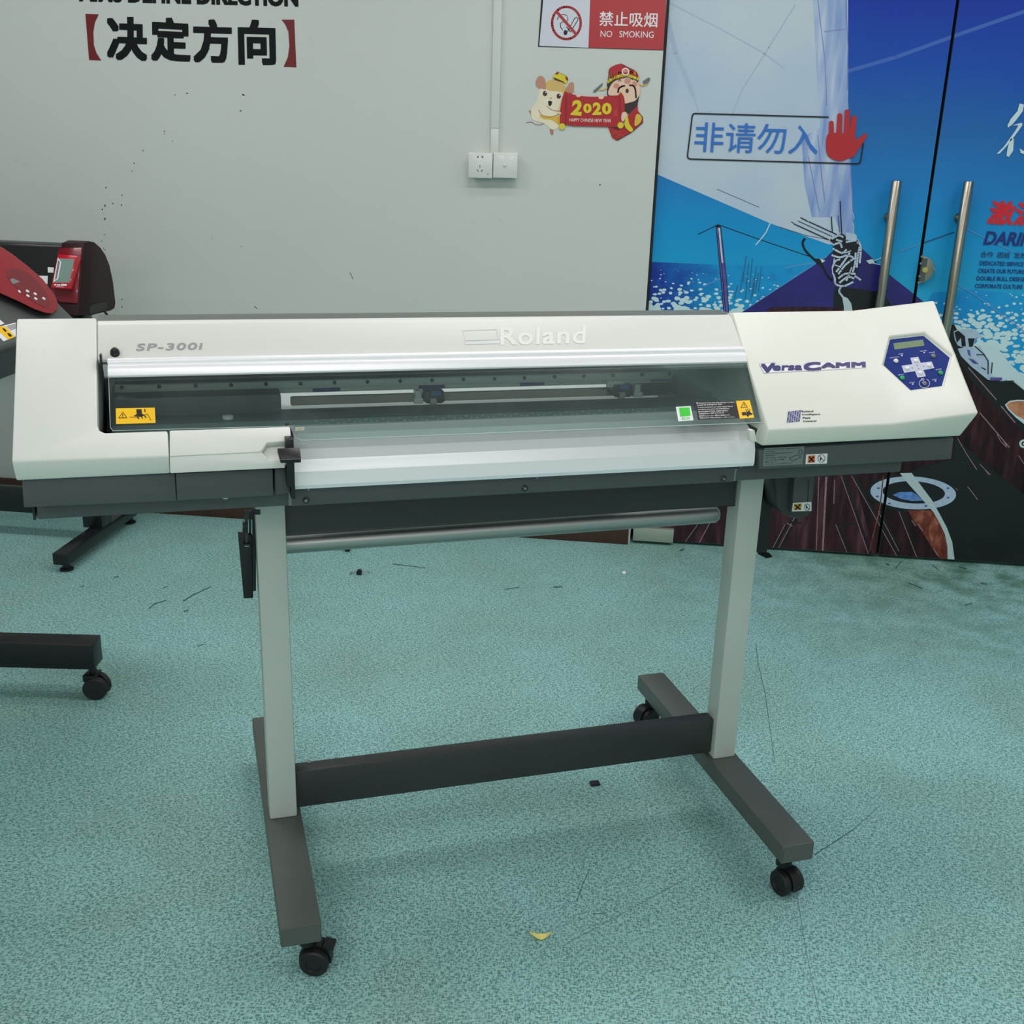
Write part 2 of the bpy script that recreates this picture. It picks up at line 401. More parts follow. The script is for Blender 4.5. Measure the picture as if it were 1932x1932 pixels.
mb = MB()
DX0 = 0.236
mb.box(-3.6, DX0, WALL_Y, WALL_Y+0.09, 0.0, CEIL, M['wall'])
for (x, y, r, q) in [(330, 179, 1.0, 1), (353, 176, 2.2, .5), (459, 179, 3.2, .45), (454, 209, 2.2, .45), (310, 248, 1.1, 1.2), (310, 253, .8, 1), (325, 266, .8, 1), (270, 284, 1.1, 1), (253, 308, 1.2, 1),
                    (249, 323, 1, 1), (200, 354, 1.0, 1.8), (230, 368, 1.1, 1), (198, 388, 1.4, 1.6), (193, 395, 1.2, 1.2), (196, 403, .7, 1), (213, 384, 1.2, 1), (229, 387, 1.3, 1), (198, 413, 1.3, 2),
                    (197, 443, 1, 1), (192, 455, 1, 1), (195, 468, .9, 1), (198, 471, 1.1, 1), (230, 565, 1, 1.3), (230, 579, 1, 1.4), (1132, 349, 1.3, 1.3), (214, 595, .9, 2), (395, 92, 1, 1), (400, 450, .8, 1), (455, 465, .8, 1)]:
    put(mb, [circ(x, y, r, r*q, 10, rot=.3)], on_wall, 0.0004, M['speck'])
put(mb, stroke([(660, 514), (666, 526)], 1.0)+stroke([(480, 578), (485, 582)], 1.2), on_wall, 0.0004, M['speck'])
for (x, y, a, b_) in [(270, 570, 4, 1.2), (944, 416, 5, 1.5), (895, 420, 5, 1.3), (30, 303, 7, 2), (45, 312, 8, 2), (437, 574, 5, 1.2)]:
    put(mb, [circ(x, y, a, b_, 14)], on_wall, 0.0003, M['smudge'])
struct(mb.build('wall_back'), 'pale grey-white wall with small ink specks')
mb = MB(); mb.box(DX0, 3.6, WALL_Y+0.05, WALL_Y+0.14, 2.3, CEIL, M['wall']); mb.box(2.06, 3.6, WALL_Y+0.05, WALL_Y+0.14, 0, 2.3, M['wall']); struct(mb.build('wall_right_of_door'))
mb = MB(); mb.box(-3.7, -3.6, -7.0, 2.1, 0, CEIL, M['wallside']); struct(mb.build('wall_left'))
mb = MB(); mb.box(3.6, 3.7, -7.0, 2.1, 0, CEIL, M['wallside']); struct(mb.build('wall_right'))
mb = MB(); mb.box(-3.7, 3.7, -7.1, -7.0, 0, CEIL, M['wallside']); struct(mb.build('wall_front'))
mb = MB(); mb.box(-3.7, 3.7, -7.1, 2.1, CEIL, CEIL+.1, M['ceil']); struct(mb.build('ceiling'))
mb = MB(); mb.box(-3.6, 0.229, 1.773, 1.785, 0.0, 0.10, M['brown']); struct(mb.build('baseboard_back', bevel=.002), 'brown skirting along the foot of the white wall')
M['gap'] = mat('black_gap', (18, 22, 26), 0.6)
mb = MB(); mb.box(DX0, 0.2445, DOOR_Y-.012, DOOR_Y+.03, 0.06, 2.3, M['gap']); struct(mb.build('trim_1'), 'black strip between the white wall and the glass door')
# housings that hold the tubes
M['lampw'] = mat('lamp_housing', (230, 232, 230), 0.4)
lamp0 = None
for i, (x, y, ln, wd, pw) in enumerate(TUBES):
    if lamp0 is None:
        mb = MB(); mb.box(-ln/2-.03, ln/2+.03, -wd/2-.02, wd/2+.02, -.05, 0, M['lampw']); lamp0 = mb.build('ceiling_light', bevel=.004); o = lamp0
    else:
        o = lamp0.copy(); COL.objects.link(o)
    o.location = (x, y, CEIL); tag(o, 'white ceiling tube light housing above the room', 'light', 'ceiling tube lights')

# ------------------------------------------------------------------ doors and their printed film
def poster_sky():
    m = mat('printed_sky', (30, 110, 170), 0.38, spec=0.22); nt = m.node_tree; b = nt.nodes['Principled BSDF']
    tc = nt.nodes.new('ShaderNodeTexCoord'); sp = nt.nodes.new('ShaderNodeSeparateXYZ'); nt.links.new(tc.outputs['Object'], sp.inputs[0])
    mr = nt.nodes.new('ShaderNodeMapRange'); mr.inputs[1].default_value = .75; mr.inputs[2].default_value = 1.85
    nt.links.new(sp.outputs['Z'], mr.inputs[0])
    n = nt.nodes.new('ShaderNodeTexNoise'); n.inputs['Scale'].default_value = 2.5; nt.links.new(tc.outputs['Object'], n.inputs['Vector'])
    ad = nt.nodes.new('ShaderNodeMath'); ad.operation = 'MULTIPLY_ADD'; ad.inputs[1].default_value = .12; ad.inputs[2].default_value = -.06
    nt.links.new(n.outputs['Fac'], ad.inputs[0])
    a2 = nt.nodes.new('ShaderNodeMath'); nt.links.new(mr.outputs[0], a2.inputs[0]); nt.links.new(ad.outputs[0], a2.inputs[1])
    r = ramp(nt, [(0.0, rgb(70, 175, 205)), (0.16, rgb(38, 165, 210)), (0.34, rgb(24, 148, 206)), (0.46, rgb(34, 130, 196)), (0.62, rgb(38, 106, 172)), (0.8, rgb(26, 80, 174)), (1.0, rgb(22, 54, 164))])
    nt.links.new(a2.outputs[0], r.inputs['Fac']); nt.links.new(r.outputs[0], b.inputs['Base Color'])
    return m
def poster_sea(name, deep, light, zl, zh, x0, x1, scale, dense):
    """printed water: a blue print with pale foam patches"""
    m = mat(name, deep, 0.38, spec=0.22); nt = m.node_tree; b = nt.nodes['Principled BSDF']
    tc = nt.nodes.new('ShaderNodeTexCoord'); sp = nt.nodes.new('ShaderNodeSeparateXYZ'); nt.links.new(tc.outputs['Object'], sp.inputs[0])
    mx = nt.nodes.new('ShaderNodeMapRange'); mx.inputs[1].default_value = x0; mx.inputs[2].default_value = x1; nt.links.new(sp.outputs['X'], mx.inputs[0])
    n0 = nt.nodes.new('ShaderNodeTexNoise'); n0.inputs['Scale'].default_value = 30; n0.inputs['Detail'].default_value = 3; nt.links.new(tc.outputs['Object'], n0.inputs['Vector'])
    a0 = nt.nodes.new('ShaderNodeMath'); a0.operation = 'MULTIPLY_ADD'; a0.inputs[1].default_value = .8; nt.links.new(n0.outputs['Fac'], a0.inputs[0])
    sb = nt.nodes.new('ShaderNodeMath'); sb.operation = 'SUBTRACT'; nt.links.new(mx.outputs[0], sb.inputs[0]); sb.inputs[1].default_value = .4; nt.links.new(sb.outputs[0], a0.inputs[2])
    col = ramp(nt, [(0.0, rgb(*deep)), (0.5, rgb(*[(p+q)//2 for p, q in zip(deep, light)])), (1.0, rgb(*light))]); nt.links.new(a0.outputs[0], col.inputs[0])
    mp = nt.nodes.new('ShaderNodeMapping'); mp.inputs['Scale'].default_value = (scale*.62, scale, scale); nt.links.new(tc.outputs['Object'], mp.inputs[0])
    dist = nt.nodes.new('ShaderNodeTexNoise'); dist.inputs['Scale'].default_value = .9; dist.inputs['Detail'].default_value = 2
    nt.links.new(mp.outputs[0], dist.inputs['Vector'])
    mixv = nt.nodes.new('ShaderNodeMix'); mixv.data_type = 'VECTOR'; mixv.inputs[0].default_value = .45
    nt.links.new(mp.outputs[0], mixv.inputs[4]); ad = nt.nodes.new('ShaderNodeVectorMath'); ad.operation = 'ADD'
    nt.links.new(mp.outputs[0], ad.inputs[0]); nt.links.new(dist.outputs['Color'], ad.inputs[1]); nt.links.new(ad.outputs[0], mixv.inputs[5])
    vo = nt.nodes.new('ShaderNodeTexVoronoi'); vo.inputs['Scale'].default_value = 1.0; nt.links.new(mixv.outputs[1], vo.inputs['Vector'])
    mz = nt.nodes.new('ShaderNodeMapRange'); mz.inputs[1].default_value = zl; mz.inputs[2].default_value = zh; mz.inputs[3].default_value = dense; mz.inputs[4].default_value = 0.02
    nt.links.new(sp.outputs['Z'], mz.inputs[0])
    n2 = nt.nodes.new('ShaderNodeTexNoise'); n2.inputs['Scale'].default_value = 12; nt.links.new(tc.outputs['Object'], n2.inputs['Vector'])
    ml = nt.nodes.new('ShaderNodeMath'); ml.operation = 'MULTIPLY'; nt.links.new(mz.outputs[0], ml.inputs[0]); nt.links.new(n2.outputs['Fac'], ml.inputs[1])
    lt = nt.nodes.new('ShaderNodeMath'); lt.operation = 'LESS_THAN'; nt.links.new(vo.outputs['Distance'], lt.inputs[0]); nt.links.new(ml.outputs[0], lt.inputs[1])
    mc = nt.nodes.new('ShaderNodeMix'); mc.data_type = 'RGBA'; nt.links.new(lt.outputs[0], mc.inputs[0]); nt.links.new(col.outputs[0], mc.inputs[6]); mc.inputs[7].default_value = rgb(196, 226, 226)
    nt.links.new(mc.outputs[2], b.inputs['Base Color'])
    return m
def poster_wood(name, c0, c1, c2, sx, sz, rot):
    m = mat(name, c0, 0.38, spec=0.22); nt = m.node_tree; b = nt.nodes['Principled BSDF']
    tc = nt.nodes.new('ShaderNodeTexCoord'); mp = nt.nodes.new('ShaderNodeMapping')
    mp.inputs['Rotation'].default_value = (0, rot, 0); mp.inputs['Scale'].default_value = (sx, 1, sz); nt.links.new(tc.outputs['Object'], mp.inputs[0])
    n = nt.nodes.new('ShaderNodeTexNoise'); n.inputs['Scale'].default_value = 1.0; n.inputs['Detail'].default_value = 6; n.inputs['Roughness'].default_value = .65
    nt.links.new(mp.outputs[0], n.inputs['Vector'])
    r = ramp(nt, [(0.3, rgb(*c0)), (0.52, rgb(*c1)), (0.68, rgb(*c2))]); nt.links.new(n.outputs['Fac'], r.inputs[0]); nt.links.new(r.outputs[0], b.inputs['Base Color'])
    return m
def sail_mat(name, c0, c1, sx):
    m = mat(name, c0, 0.38, spec=0.22); nt = m.node_tree; b = nt.nodes['Principled BSDF']
    tc = nt.nodes.new('ShaderNodeTexCoord'); mp = nt.nodes.new('ShaderNodeMapping'); mp.inputs['Scale'].default_value = (sx, 1, 3.5); nt.links.new(tc.outputs['Object'], mp.inputs[0])
    n = nt.nodes.new('ShaderNodeTexNoise'); n.inputs['Scale'].default_value = 1.0; n.inputs['Detail'].default_value = 3; nt.links.new(mp.outputs[0], n.inputs['Vector'])
    r = ramp(nt, [(0.32, rgb(*c0)), (0.66, rgb(*c1))]); nt.links.new(n.outputs['Fac'], r.inputs[0]); nt.links.new(r.outputs[0], b.inputs['Base Color'])
    return m
PM = dict(sky=poster_sky(), sail=sail_mat('printed_sail', (176, 198, 218), (192, 208, 214), 3), luff=sail_mat('printed_luff', (118, 148, 204), (186, 204, 222), 26),
          sea=poster_sea('printed_sea', (30, 58, 150), (28, 150, 208), .80, 1.0, .26, .50, 84, 1.6),
          sea2=poster_sea('printed_spray', (24, 140, 205), (40, 165, 215), .78, .98, 1.2, 1.7, 80, 1.5),
          deck=mat('printed_deck', (38, 32, 112), .3, var=.2, vscale=6), ink=mat('printed_black', (14, 17, 24), .3), rope=mat('printed_rope', (190, 208, 226), .3, var=.1, vscale=80),
          wood=poster_wood('printed_planks', (26, 18, 24), (62, 38, 44), (94, 62, 68), 30, 4, -.25), wood2=poster_wood('printed_dark_planks', (18, 15, 18), (46, 26, 30), (70, 42, 46), 30, 5, .6),
          copper=poster_wood('printed_copper', (70, 34, 28), (120, 62, 48), (178, 122, 100), 26, 12, .4), pink=mat('printed_highlight', (150, 118, 124), .3, var=.25, vscale=90),
          steel=mat('printed_steel', (172, 196, 216), .3, var=.08, vscale=60), strap=mat('printed_strap', (184, 206, 208), .3), blue=mat('printed_water_glint', (92, 136, 200), .3, var=.35, vscale=60),
          violet=mat('printed_violet', (88, 82, 158), .3, var=.3, vscale=50), pale=mat('printed_pale_line', (100, 150, 208), .3), streak=mat('printed_streak', (50, 98, 182), .3),
          black=mat('printed_dark', (17, 19, 22), .3, var=.2, vscale=9), seam=mat('printed_seam', (164, 188, 208), .3), orange=mat('printed_wood_window', (186, 128, 92), .3, var=.3, vscale=50),
          navy=mat('printed_navy', (28, 44, 120), .3), slate=mat('printed_slate', (40, 66, 110), .3), red=mat('printed_red', (206, 34, 48), .3), wht=mat('printed_white', (196, 222, 226), .3),
          lviolet=mat('printed_pale_violet', (116, 126, 186), .3),
          sline=mat('printed_sail_line', (60, 74, 96), .3))
SEAM_L, SEAM_R = 1.1135, 1.1235
Z = zoomed(1220, 0, 2.7135); Z3 = zoomed(1340, 380, 4.83); ZL = zoomed(1660, 820, 7.103); ZR = zoomed(1740, 560, 6.44); ZB = zoomed(1340, 540, 3.264)
layers = []
def lay(m, *polys): layers.append((m, polys))
def lays(m, wd, *lines):
    ps = []
    for l in lines: ps += stroke(l, wd)
    layers.append((m, ps))
# streaks in the sky
lays(PM['streak'], 7, [(1600, 134), (1690, 108), (1800, 68), (1932, 22)])
lay(PM['sea'], [(1180, 492), (1365, 500), (1480, 500), (1560, 500), (1560, 640), (1180, 640)])
lay(PM['sea2'], [(1760, 552), (1840, 546), (1932, 556), (2000, 570), (2000, 900), (1740, 900), (1735, 590)])
lay(PM['sail'], [(1180, -420), (1240, -420), (1585, -420), (1600, -60), (1600, 190), (1606, 330), (1612, 445), (1596, 462), (1563, 461), (1500, 438), (1450, 420), (1240, 329), (1180, 304)])
lay(PM['luff'], [(1510, -420), (1584, -420), (1598, -60), (1600, 190), (1606, 330), (1611, 440), (1590, 452), (1575, 410), (1532, 410), (1518, 350), (1512, 260), (1548, 240), (1540, 120)])
lays(PM['seam'], 3, [(1262, 5), (1360, 55), (1440, 100), (1480, 130)], [(1500, 10), (1450, 90), (1400, 170), (1380, 220)], [(1262, 70), (1300, 160), (1318, 210)])
lays(PM['seam'], 9, [(1258, 30), (1275, 100), (1308, 180)])
lays(PM['lviolet'], 1.5, [(1596, 2), (1600, 90), (1598, 170)], [(1543, 0), (1556, 110), (1560, 200)], [(1543, 255), (1550, 330), (1556, 380)], [(1600, 250), (1607, 360), (1610, 420)], [(1555, 60), (1595, 55)], [(1525, 295), (1535, 345), (1546, 400)])
lays(PM['sline'], 1.2, [(1353, 357), (1432, 391)], [(1470, 428), (1520, 444), (1562, 452)])
lays(PM['ink'], 1.6, Z3([(-110, 300), (60, 218)]), Z3([(90, 218), (430, 340), (900, 500)]))
lays(PM['wht'], 2.0, Z3([(545, 200), (510, 280), (460, 345), (415, 395)]))
lays(PM['pale'], 1.6, Z3([(680, 605), (800, 580), (950, 560)]), Z3([(-60, 770), (90, 705)]))
# deck
lay(PM['deck'], [(1396, 592), (1404, 586), (1480, 536), (1560, 484), (1575, 470), (1628, 470), (1680, 520), (1740, 567), (1775, 600), (1700, 640), (1396, 640)])
lays(PM['pale'], 1.2, [(1404, 586), (1480, 536), (1560, 484)])
lay(PM['ink'], Z3([(1140, 780), (1230, 780), (1560, 830), (1700, 1000), (1240, 1000), (1120, 960), (1125, 830)]))
lay(PM['wood'], Z3([(520, 985), (560, 965), (900, 958), (1400, 975), (1500, 1000), (1400, 1040), (520, 1040)]))
lay(PM['wood'], [(1180, 600), (1932, 600), (1932, 1090), (1180, 1090)] if False else [(1180, 640), (1800, 640), (1800, 1090), (1180, 1090)])
lay(PM['wood2'], [(1690, 640), (1800, 612), (1850, 700), (1932, 742), (2000, 780), (2000, 1110), (1660, 1090), (1610, 890)])
# planks: dark joints with pale edges
pl = []
for a, b_ in [((1591, 898), (1645, 1052)), ((1611, 898), (1700, 1056)), ((1512, 960), (1470, 1040)), ((1485, 990), (1462, 1034)), ((1581, 990), (1605, 1050)), ((1440, 930), (1395, 1035)), ((1320, 990), (1290, 1032)), ((1700, 965), (1735, 1055)), ((1661, 965), (1700, 1040))]: pl.append([a, b_])
lays(PM['ink'], 5, *pl)
lays(PM['pink'], 1.3, *[[(a[0]-4, a[1]), (b_[0]-4, b_[1])] for a, b_ in pl])
lays(PM['ink'], 3, [(1487, 985), (1512, 987)], [(1585, 988), (1612, 990)])
lays(PM['pink'], 3.5, [(1559, 900), (1556, 960), (1552, 1044)]); lays(PM['pink'], 1.6, [(1545, 900), (1540, 1042)], [(1575, 905), (1573, 950)], [(1340, 985), (1316, 1030)], [(1495, 993), (1485, 987)])
# right leaf: bulwark, dark planks and hardware
lay(PM['black'], [(1790, 590), (1812, 668), (1866, 722), (1912, 720), (1932, 736), (2000, 790), (2000, 850), (1932, 815), (1880, 770), (1830, 715), (1800, 665), (1780, 640)])
lay(PM['black'], ZL([(430, 510), (540, 440), (980, 330), (1010, 40), (1300, 300), (1932, 800), (2300, 1100), (2300, 1900), (1000, 1720), (985, 1480), (930, 1300), (750, 985)]))
lays(PM['pink'], 1.4, ZL([(1045, 55), (1150, 240), (1300, 470)]), ZL([(1340, 395), (1480, 540)]), ZL([(1180, 700), (1310, 870)]), ZL([(1570, 0), (1620, 90), (1700, 170)]), ZL([(900, 650), (1045, 740)]), ZL([(1860, 280), (1932, 390)]))
lays(PM['pink'], 2.0, ZL([(1660, 90), (1700, 150)]), ZL([(1420, 480), (1460, 530)]), ZR([(700, 1410), (1000, 1760), (1060, 1830)]), ZR([(960, 1330), (1130, 1530)]), ZR([(560, 860), (900, 1250)]))
lay(PM['steel'], ZR([(380, 420), (440, 400), (640, 390), (740, 495), (650, 500), (615, 620), (520, 625), (430, 590), (395, 520)]))
lay(PM['ink'], ZR([(390, 430), (440, 412), (520, 480), (530, 600), (480, 610), (470, 500), (420, 560)]), ZR([(555, 505), (640, 505), (612, 610), (570, 615)]), ZR([(440, 600), (520, 625), (615, 622), (612, 634), (520, 638), (440, 612)]))
lay(PM['steel'], ZR([(430, 630), (640, 600), (820, 600), (1000, 720), (1080, 850), (1070, 1000), (800, 1010), (600, 850), (470, 720)]))
lay(PM['wht'], ZR([(700, 600), (900, 600), (1080, 830), (1236, 980), (1236, 1120), (1110, 1020), (1000, 1010), (850, 960), (810, 760)]))
lays(PM['ink'], 2.2, ZR([(640, 600), (740, 690), (800, 780), (800, 940)]), ZR([(850, 800), (840, 930)]), ZR([(660, 705), (760, 705)]), ZR([(720, 860), (770, 885)]), ZR([(810, 1030), (1000, 1030), (1110, 1022)]))
lay(PM['violet'], ZR([(560, 750), (620, 760), (690, 820), (620, 810)]), ZR([(820, 980), (970, 980), (970, 1015), (830, 1015)]), ZR([(545, 640), (580, 650), (590, 730), (555, 700)]))
lay(PM['wht'], ZR([(1005, 1310), (1060, 1265), (1160, 1250), (1300, 1255), (1300, 1600), (1236, 1545), (1140, 1470), (1040, 1370)]))
lay(PM['orange'], ZR([(1025, 1310), (1070, 1280), (1160, 1265), (1300, 1270), (1300, 1500), (1236, 1490), (1140, 1440), (1050, 1360)]))
for c_ in ((1236, 1785),):
    lay(PM['wht'], ZR(circ(c_[0], c_[1], 58, 52))); lay(PM['ink'], ZR(circ(c_[0]+5, c_[1], 36, 30))); lay(PM['wht'], ZR(circ(c_[0]+8, c_[1], 22, 16)))
# porthole and strap
lay(PM['ink'], circ(1722, 931, 87, 36, 40, rot=.05)); lay(PM['steel'], circ(1723, 930, 81, 31, 40, rot=.05))
lay(PM['ink'], circ(1724, 929, 59, 21, 36, rot=.05)); lay(PM['blue'], ZL([(175, 810), (260, 770), (430, 765), (490, 800), (580, 885), (430, 890), (280, 860)]))
for t in (20, 70, 130, 165, 200, 340): lay(PM['violet'], circ(1723+70*math.cos(math.radians(t)), 930+26*math.sin(math.radians(t)), 3, 1.8, 8))
lay(PM['copper'], ZL([(380, 1015), (690, 1015), (780, 1110), (860, 1300), (905, 1480), (900, 1690), (780, 1640), (560, 1300), (430, 1120)]))
lays(PM['pink'], 1.8, ZL([(430, 1150), (480, 1220)]), ZL([(515, 1200), (575, 1290)]), ZL([(720, 1530), (780, 1620)]))
lay(PM['strap'], ZL([(270, 515), (425, 512), (520, 640), (700, 880), (800, 1060), (900, 1250), (970, 1440), (1005, 1700), (908, 1695), (905, 1500), (870, 1330), (800, 1180), (720, 1040), (560, 860), (330, 600)]))
lays(PM['copper'], 1.6, ZL([(45, 550), (10, 900)]), [(1667, 897), (1660, 960), (1640, 1040)])
# stanchion
lay(PM['violet'], Z3([(50, 215), (95, 215), (150, 700), (170, 1010), (120, 1010), (95, 700)]))
lay(PM['rope'], Z3([(72, 240), (88, 240), (118, 560), (100, 560)]))
lays(PM['ink'], 1.2, Z3([(52, 225), (98, 700), (122, 1010)]), Z3([(95, 225), (150, 720), (168, 1010)]), Z3([(72, 260), (108, 640), (140, 1000)]))
lay(PM['ink'], Z3(circ(72, 225, 22, 16)))
lays(PM['sline'], .9, *[Z3([(x, y), (x-30, y+h)]) for x, y, h in [(328, 495, 240), (385, 520, 300), (350, 560, 330), (420, 600, 260), (470, 590, 230), (300, 640, 200), (400, 700, 200), (440, 650, 180), (250, 760, 130)]])
# boom end, lines and mast heel
lays(PM['ink'], 2.0, Z3([(825, 148), (890, 182)]), Z3([(900, 185), (1150, 300)]), Z3([(765, 205), (1080, 350)]), Z3([(1185, 0), (1197, 285)]), Z3([(1104, 140), (1112, 275)]))
lays(PM['sline'], 1.4, Z3([(800, 178), (1110, 318)]), Z3([(1168, 130), (1178, 280)]), Z3([(740, 185), (800, 225)]))
lays(PM['ink'], 4, Z3(spline([(862, 340), (842, 380), (870, 450), (960, 540), (1020, 590), (1070, 680), (1110, 720)], closed=False)))
lay(PM['ink'], Z3([(955, 520), (1010, 525), (1030, 570), (970, 575)]), Z3([(1090, 350), (1140, 310), (1200, 290), (1240, 320), (1230, 360), (1180, 380), (1100, 370)]))
lay(PM['wht'], Z3([(1000, 520), (1050, 540), (1020, 560)]), Z3([(1420, 540), (1480, 525), (1500, 560), (1450, 570)]))
lays(PM['wht'], 1.4, Z3([(1460, 550), (1560, 515)]), Z3([(1470, 560), (1540, 575)]))
lay(PM['ink'], Z3([(1115, 370), (1340, 340), (1385, 420), (1350, 590), (1320, 690), (1240, 770), (1140, 760), (1112, 650), (1125, 480)]))
lay(PM['steel'], Z3([(1230, 280), (1330, 300), (1340, 340), (1300, 360), (1240, 350)]))
rope = [[(1120, 395), (1180, 380), (1200, 420)], [(1120, 430), (1200, 470), (1240, 440)], [(1110, 490), (1180, 510), (1240, 490)], [(1240, 370), (1330, 355), (1345, 380)], [(1340, 350), (1372, 420), (1362, 560)],
        [(1325, 470), (1320, 560), (1300, 640)], [(1115, 600), (1140, 545), (1180, 530)], [(1150, 640), (1210, 560), (1270, 470)], [(1170, 660), (1230, 580), (1310, 520)], [(1120, 660), (1135, 700), (1145, 755), (1220, 770), (1300, 735)],
        [(1170, 700), (1230, 660), (1320, 660)], [(1180, 740), (1250, 690), (1310, 700)], [(1240, 720), (1270, 660)], [(1320, 680), (1370, 715)], [(1255, 490), (1300, 510)], [(1110, 340), (1170, 310), (1210, 325)], [(1150, 350), (1200, 365)],
        [(1190, 780), (1175, 820), (1205, 865)], [(1360, 420), (1345, 500), (1335, 600)]]
lays(PM['rope'], 3.6, *[Z3(spline(r_, 4, closed=False)) for r_ in rope])
lays(PM['rope'], 2.0, Z3([(1112, 600), (1116, 660)]), Z3([(1140, 580), (1190, 600)]), Z3([(1230, 470), (1280, 450)]), Z3([(1130, 520), (1125, 560)]), Z3([(1290, 600), (1270, 650)]))
lay(PM['strap'], Z3([(1200, 860), (1250, 880), (1285, 930), (1298, 1000), (1298, 1040), (1220, 1040), (1218, 960)]))
lays(PM['rope'], 1.2, Z3([(1300, 100), (1310, 160)]), Z3([(1295, 200), (1312, 240)]))
# right leaf rigging lines
lays(PM['slate'], 1.8, [(1738, 460), (1800, 438)]); lays(PM['pale'], 1.4, [(1696, 475), (1738, 460)], [(1826, 433), (1880, 460), (1920, 478)], [(1808, 538), (1845, 560), (1932, 625)])

def film(name, label, x0, x1, parent=None):
    mb = MB(); z0, z1 = 0.012, 2.25
    y = DOOR_Y-.0006
    mb.poly([(x0, y, z0), (x1, y, z0), (x1, y, z1), (x0, y, z1)], PM['sky'])
    k = .0006
    for (m, polys) in layers:
        k += .00003
        for p in polys:
            v = [on_door(a, b_, k) for a, b_ in p]
            v = clip(v, lambda q: q.x-x0); v = clip(v, lambda q: x1-q.x) if v else v; v = clip(v, lambda q: q.z-z0) if v else v
            if len(v) > 2: mb.poly(v, m)
    o = mb.build(name); tag(o, label, 'poster')
    return o, k
p1, KP = film('door_poster', 'printed film of a white sail and purple yacht bow covering the left glass door leaf', 0.2455, SEAM_L)
p2, _ = film('door_poster', 'printed film of sea spray, slogans and dark deck planks on the right glass door', SEAM_R, 2.03)
M['glass'] = mat('door_glass_edge', (70, 92, 84), 0.1, spec=.6)
M['steelh'] = brushed('door_handle_steel', (170, 168, 152), 0.25, 2)
M['lockm'] = mat('lock_steel', (142, 146, 128), 0.4, 0.6)
M['brass'] = mat('brass', (196, 186, 100), 0.35, 0.5)
mb = MB(); mb.box(0.2455, SEAM_L, DOOR_Y, DOOR_Y+.012, .010, 2.25, M['glass']); d1 = struct(mb.build('door_1'), 'left glass door leaf')
mb = MB(); mb.box(SEAM_R, 2.03, DOOR_Y, DOOR_Y+.012, .010, 2.25, M['glass']); d2 = struct(mb.build('door_2'), 'right glass door leaf')
mb = MB(); mb.box(-.2, 3.0, DOOR_Y+.05, DOOR_Y+.06, 0, 2.3, M['gap']); struct(mb.build('wall_dark_behind_doors'))
def handle(px_top, parent):
    t = ROOM.ax(px_top[0], px_top[1], 1, 1.765); x, z = t.x, t.z
    mb = MB(); mb.lathe((x, 1.765, z-.78), (0, 0, 1), [(.014, 0), (.0155, .002), (.0155, .778), (.014, .78)], M['steelh'], 24)
    for zz in (z-.115, z-.665): mb.cyl((x, 1.765, zz), (x, DOOR_Y-.004, zz), .009, M['steelh']); mb.cyl((x, DOOR_Y-.010, zz), (x, DOOR_Y-.003, zz), .016, M['steelh'])
    mb.build('door_handle', parent, smooth=40)
handle((1692, 341), d1); handle((1828, 342), d2)
c0 = on_door(1735, 508, .01); r_ = (on_door(1735, 483, .01).z-on_door(1735, 534, .01).z)/2
mb = MB(); n = 20
prof = [(c0.x+r_*math.cos(math.radians(-90+180*i/n)), c0.z+r_*math.sin(math.radians(-90+180*i/n))) for i in range(n+1)]
prof[0] = (SEAM_R-.002, prof[0][1]); prof[-1] = (SEAM_R-.002, prof[-1][1])
mb.prism(prof, 1, DOOR_Y-.022, DOOR_Y-.004, M['lockm'])
lk = mb.build('door_lock', d2, bevel=.0015)
mb = MB(); c1 = ROOM.ax(1745, 509, 1, DOOR_Y-.022); mb.cyl(c1, c1-Vector((0, .004, 0)), .009, M['brass']); mb.build('lock_cylinder', lk, smooth=40)
mb = MB(); mb.box(SEAM_R-.002, SEAM_R+.013, DOOR_Y-.0235, DOOR_Y-.0225, c0.z-r_*.85, c0.z+r_*.85, M['dark'])
for a, b_ in ((1737, 497), (1735, 521), (1733, 533), (1762, 508), (1739, 484)):
    q = ROOM.ax(a, b_, 1, DOOR_Y-.0235); mb.cyl(q, q-Vector((0, .002, 0)), .0035, M['screwl'], n=10)
mb.build('lock_plate', lk)
mb = MB(); a = ROOM.ax(1212, 1003, 1, 1.79); b_ = ROOM.ax(1270, 1021, 1, 1.79)
M['patch'] = mat('patch_steel', (168, 180, 164), .35, .4)
mb.box(.2455, b_.x, 1.788, 1.813, .012, .062, M['patch']); mb.build('hinge_patch', d1, bevel=.002)

# writing on the right poster
mb = MB(); K = KP+.0003
def skew_quad(x0, y0, x1, y1, sl, sh): return [(x0+sh, y0), (x1+sh, y0+sl), (x1, y1+sl), (x0, y1)]
put_text(mb, '激流', [(1872, 378), (1968, 383), (1958, 428), (1861, 423)], on_door, K, PM['red'], .0, 1.0, 1.4)
put_text(mb, 'DARING', [(1863, 436), (1976, 440), (1968, 466), (1855, 462)], on_door, K, PM['navy'], .005, 1.0, .7)
put_text(mb, '合作  团结  发展', [(1851, 474), (1938, 477), (1936, 489), (1849, 486)], on_door, K, PM['slate'], .012)
for i, (t, x, wd_) in enumerate([('DEDICATED SERVICE', 1848, 83), ('CREATE OUR FUTURE', 1845, 87), ('DOUBLE BULL DESIGE', 1842, 92), ('CORPORATE CULTURE', 1839, 90)]):
    y = 492.5+14.3*i; put_text(mb, t, [(x+1, y), (x+wd_+1, y+2), (x+wd_, y+10), (x, y+8)], on_door, K, PM['navy'], .022)
mb.build('lettering', p2)
mb = MB(); ZX = zoomed(1640, 160, 4.83)
